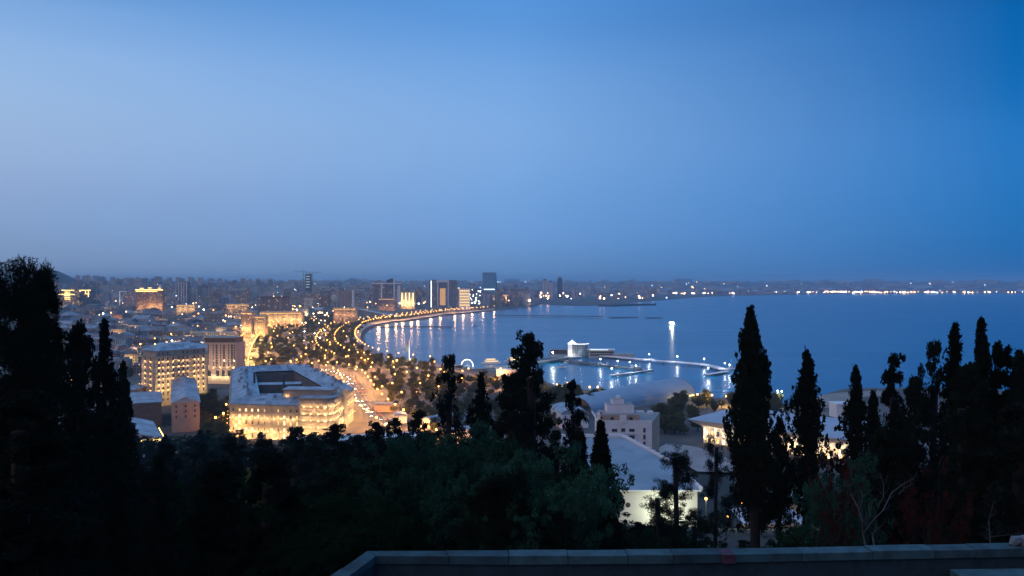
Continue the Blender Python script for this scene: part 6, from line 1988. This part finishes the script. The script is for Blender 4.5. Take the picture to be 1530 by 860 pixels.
for px in range(196, 640, 13):
    for row in (0, 1):
        D = (300 if px > 425 else 395) - row * 62 + rs.uniform(-14, 14); p2 = px + rs.uniform(-5, 5)
        x, zt = T(p2, skyline(p2) + rs.uniform(-20, 10) + row * 14, D); z = hz(x, D)
        k = rs.choice(['co', 'co', 'co', 'br', 'cy', 'cy']); kk = {'co': 'dark conifer', 'cy': 'slim dark cypress', 'br': 'dim leafy tree'}[k]
        if zt - z < 4: continue
        plant(SPF[k](rs.randrange(3)), SPN[k], '%s in the dark belt of trees crossing below the palace' % kk, 'tree', x, D, z - .2, zt - z, rs.uniform(1.1, 1.7) * (1.3 if k == 'cy' else 1), rs.uniform(0, 6), '%ss in the belt below the palace' % kk)
print('slope trees', len(pos))

# undergrowth over the slope
g = np.random.default_rng(77)
n = 5200
Dd = np.exp(g.uniform(math.log(17.5), math.log(470), n)); pxs = g.uniform(-150, 1680, n); Xs = (pxs - 765) / FPX * Dd
Zs = height(Xs, Dd)
lim = np.array([skyline(p) for p in pxs])
tall = np.minimum(.6 + Dd * .02, 4.0) * g.uniform(.3, 1, n)
tp = CAMZ - Dd * (lim + 12 - 421) / FPX
okk = (Zs + tall < tp) & ~((pxs > 885) & (pxs < 1060) & (Dd > 215)) & ~((pxs > 1080) & (pxs < 1215) & (Dd > 190) & (Dd < 235)) & ~((Dd < 20.5) & (pxs < 500))
Cc = np.stack([Xs, Dd, Zs + tall * .5], 1)[okk]; rd = (tall * .9)[okk]
V, F = leaves(Cc, rd, 34, 1.0, g, (1.4, 1.4, .7), .5)
sz = np.repeat(np.clip(Cc[:, 1] * .0022, .05, .5), 34)
Vr = V.reshape(-1, 4, 3); ctr = Vr.mean(1, keepdims=True); Vr = ctr + (Vr - ctr) * sz[:, None, None]
tag(put('undergrowth', np_mesh('undergrowth', Vr.reshape(-1, 3), F, [ML_DARK])), 'dark tangled undergrowth covering the slope below the parapet', 'undergrowth', None, 'stuff')

# park trees ----------------------------------------------------------------------
def sp_park(v):
    key = ('pk', v)
    if key not in TREE:
        g = np.random.default_rng(500 + v); n = 80
        u = g.normal(size=(n, 3)); u /= np.linalg.norm(u, axis=1)[:, None]; u *= (g.random(n) ** .35)[:, None]
        if v % 3 == 2: u *= np.array([.2, .2, .45]); 
        else: u *= np.array([.42, .42, .32])
        c = u + np.array([0, 0, .6]); c[:, 2] = np.clip(c[:, 2], .2, 1)
        V, F = leaves(c, np.full(n, .09), 15, .045, g, (1.2, 1.2, .8), .5)
        limbs = [(np.array([0, 0, .2]), c[i], .3) for i in range(0, 40, 8)]
        TREE[key] = (np_mesh('crown', V, F, [ML_PARK]), trunk_mesh('trunk', .6, .02, limbs, seed=v))
    return TREE[key]
PARKT = [(352, 572), (356, 535), (372, 512), (396, 494), (430, 480), (480, 472), (528, 474), (548, 484), (536, 500), (534, 515), (548, 530), (575, 541), (640, 550), (690, 556), (720, 566), (800, 575), (860, 592), (900, 594), (900, 606), (840, 640), (760, 640), (620, 655), (590, 640), (560, 600), (545, 575), (520, 556), (450, 552), (400, 556)]
rt = random.Random(13)
ROADS = np.array(resample(road_near, 8) + resample(road_cross, 8) + resample(road_park, 8))
SQ = np.array(resample(catmull([G(440, 504, LV), G(470, 502, LV), G(508, 496, LV)], 4), 8))
pts = []
tr = 0
while len(pts) < 820 and tr < 60000:
    tr += 1
    px = rt.uniform(350, 905); py = rt.uniform(472, 655)
    if not in_poly(px, py, PARKT): continue
    # even spread on the ground rather than in the picture
    if rt.random() > ((600 / (py - 421)) ** 2) / 100 * 1.1: continue
    x, y = G(px, py, 6)
    if x < -112 and y < 745 and not (x < -262): continue
    if np.min(np.hypot(ROADS[:, 0] - x, ROADS[:, 1] - y)) < 15: continue
    if np.min(np.hypot(SQ[:, 0] - x, SQ[:, 1] - y)) < 20: continue
    if any(abs(x - a) < 7 and abs(y - b_) < 7 for a, b_ in pts): continue
    pts.append((x, y))
XY = np.array(pts); dd = coast_dist(XY[:, 0], XY[:, 1]); ZZ = height(XY[:, 0], XY[:, 1], dd)
extra = []
# promenade trees and near shore trees
for off in (38, 54):
    for x, y in resample(inland(off), 17 if off == 38 else 22):
        if y < 2700: extra.append((x + rt.uniform(-3, 3), y + rt.uniform(-3, 3)))
for _ in range(70):
    px = rt.choice([rt.uniform(826, 905), rt.uniform(1010, 1165)]); py = rt.uniform(594, 612) if px < 950 else rt.uniform(604, 617)
    extra.append(G(px, py, 5))
for _ in range(40):
    extra.append(G(rt.uniform(975, 1045), rt.uniform(612, 650), 8))
for _ in range(60):
    extra.append(G(rt.uniform(298, 345), rt.uniform(592, 660), 10))
for _ in range(60):
    px, py = rt.uniform(190, 350), rt.uniform(480, 560); extra.append(G(px, py, 14))
EX = np.array(extra); de = coast_dist(EX[:, 0], EX[:, 1]); ze = height(EX[:, 0], EX[:, 1], de)
allt = [(x, y, float(z)) for (x, y), z, d_ in zip(pts, ZZ, dd) if d_ > 8] + [(x, y, float(z)) for (x, y), z, d_ in zip(extra, ze, de) if d_ > 5]
allt.sort(key=lambda t: t[1])
LMK = [(352, 640, 'the lane left of the palace'), (430, 556, 'the back of the palace'), (480, 500, 'the pale park square'), (420, 500, 'the golden street'), (540, 520, 'the promenade curve'), (611, 556, 'the flagpole'),
       (560, 600, 'the bright avenue'), (640, 600, 'the curved garden roof'), (700, 565, 'the ferris wheel'), (740, 610, 'the great conifer'), (860, 590, 'the harbour shore'), (1020, 620, 'the vaulted hall end'), (1100, 608, 'the near shore right of the hall'), (270, 520, 'the old town roofs'), (620, 480, 'the inner bay road')]
far_V, far_F, off_ = [], [], 0
kinds = ['round park tree', 'low spreading park tree', 'slim upright park tree']
for i, (x, y, z) in enumerate(allt):
    v = rt.randrange(6); h = rt.uniform(6.0, 10.5) * (1.35 if v % 3 == 2 else 1)
    if i < 285:
        px, py = project(x, y, z); lm = min(LMK, key=lambda l: (l[0] - px) ** 2 + (2 * (l[1] - py)) ** 2)[2]
        nm = kinds[v % 3]
        plant(sp_park(v), 'park_tree', '%s near %s' % (nm, lm), 'tree', x, y, z, h, 1.25, rt.uniform(0, 6), '%ss near %s' % (nm, lm))
    else:
        me = sp_park(v)[0]
        if not hasattr(me, '_c'): pass
        key = 'arr%d' % v
        if key not in TREE:
            a = np.empty(len(me.vertices) * 3, np.float32); me.vertices.foreach_get('co', a); TREE[key] = a.reshape(-1, 3)
        a = TREE[key]; r = rt.uniform(0, 6); c, s = math.cos(r), math.sin(r)
        # farther trees keep every third spray, larger
        q = a.reshape(-1, 4, 3)[::3]; ctr = q.mean(1, keepdims=True); q = (ctr + (q - ctr) * 1.7).reshape(-1, 3)
        W_ = np.stack([(q[:, 0] * c - q[:, 1] * s) * h * 1.25 + x, (q[:, 0] * s + q[:, 1] * c) * h * 1.25 + y, q[:, 2] * h + z], 1)
        far_V.append(W_); far_F.append(np.arange(len(W_)).reshape(-1, 4) + off_); off_ += len(W_)
if far_V:
    tag(put('distant_trees', np_mesh('distant_trees', np.concatenate(far_V), np.concatenate(far_F), [ML_PARK])), 'dense dark mass of trees filling the far part of the park', 'trees', None, 'stuff')
print('park trees', len(allt))

# ---------------------------------------------------------------- parapet in the foreground
def parapet():
    zt = T(1000, 820, 15)[1]
    pts = [(430, 905), (549, 822.5), (760, 822), (1000, 820.5), (1290, 815), (1620, 809)]
    # back edge of the coping on one level
    W = [G(px, py, zt) for px, py in pts]
    root = thing('parapet_wall', 'low stone parapet with bluish coping slabs crossing the foot of the view', 'wall', (W[1][0], W[1][1], zt))
    O = W[1]
    L_ = [(x - O[0], y - O[1]) for x, y in W]
    front = offset_path(L_, .34)
    if front[2][1] > L_[2][1]: front = offset_path(L_, -.34)
    rg = random.Random(2)
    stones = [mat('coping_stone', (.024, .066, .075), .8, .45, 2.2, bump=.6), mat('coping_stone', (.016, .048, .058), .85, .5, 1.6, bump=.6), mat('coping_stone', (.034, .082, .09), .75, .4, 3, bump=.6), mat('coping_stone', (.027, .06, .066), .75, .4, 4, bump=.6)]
    for i in range(len(L_) - 1):
        a, b_ = np.array(L_[i]), np.array(L_[i + 1]); c, d = np.array(front[i]), np.array(front[i + 1])
        L = np.linalg.norm(b_ - a); n = max(1, int(L / .95))
        cuts = [0] + sorted(min(.999, max(.001, (k + rg.uniform(-.28, .28)) / n)) for k in range(1, n)) + [1]
        for k in range(n):
            t0, t1 = cuts[k] + .007 / L, cuts[k + 1] - .007 / L
            P = [c + (d - c) * t0, c + (d - c) * t1, a + (b_ - a) * t1, a + (b_ - a) * t0]
            m = MB(); dz = rg.uniform(-.012, .012); m.prism([tuple(p) for p in P], -.15, dz, 0, 0, True)
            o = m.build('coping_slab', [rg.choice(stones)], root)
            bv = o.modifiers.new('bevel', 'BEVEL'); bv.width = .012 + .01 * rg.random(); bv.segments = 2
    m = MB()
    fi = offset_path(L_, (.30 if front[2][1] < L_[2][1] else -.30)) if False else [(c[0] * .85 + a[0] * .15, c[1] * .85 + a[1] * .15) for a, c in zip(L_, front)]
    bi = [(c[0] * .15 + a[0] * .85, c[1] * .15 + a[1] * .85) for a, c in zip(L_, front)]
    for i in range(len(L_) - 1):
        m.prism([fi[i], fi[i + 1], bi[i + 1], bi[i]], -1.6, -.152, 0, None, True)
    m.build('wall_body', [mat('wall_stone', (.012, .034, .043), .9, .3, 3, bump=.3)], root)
    # faded red paint mark
    x, y = G(1089, 830, zt)
    m = MB(); m.box(x - O[0], y - O[1] + .165, -.145, .015, .24, .342, 0, 0); m.build('red_paint_mark', [mat('faded_red_paint', (.06, .02, .035), .8, .3, 9)], root)
    r2 = thing('stone_block', 'pale stone block lying inside the parapet at the bottom right corner', 'block', (*G(1480, 852, zt - .25), zt - .25))
    m = MB(); m.box(.6, -.3, -.9, 0, 2.6, .8, .03, 0); o = m.build('block', [stones[2]], r2); bv = o.modifiers.new('bevel', 'BEVEL'); bv.width = .03; bv.segments = 2
    x, z = T(1522, 812, 15.4); r3 = thing('loose_rock', 'pale broken rock lying on the right end of the parapet', 'rock', (x, 15.2, zt + .01))
    m = MB(); m.ball((0, 0, .07), .17, 0, 5, 3, .8); m.tube([(-.28, -.02, .0), (-.2, 0, .09), (-.08, 0, .12)], [.05, .1, .06], 5); m.build('rock', [mat('pale_rock', (.13, .16, .18), .9, .3, 6)], r3)
    m = MB(); m.face([(-30, 3, zt - 1.0), (30, 3, zt - 1.0), (30, 15, zt - 1.0), (-30, 15, zt - 1.0)]); tag(m.build('terrace_pavement', mat('terrace_paving', (.08, .09, .1), .9, .2, 2)), None, None, None, 'structure')
parapet()
dups = {k: v for k, v in LABELS.items() if len(v) > 1 and not all(o.get('group') for o in v)}
if dups: print('DUP LABELS', {k: len(v) for k, v in dups.items()})
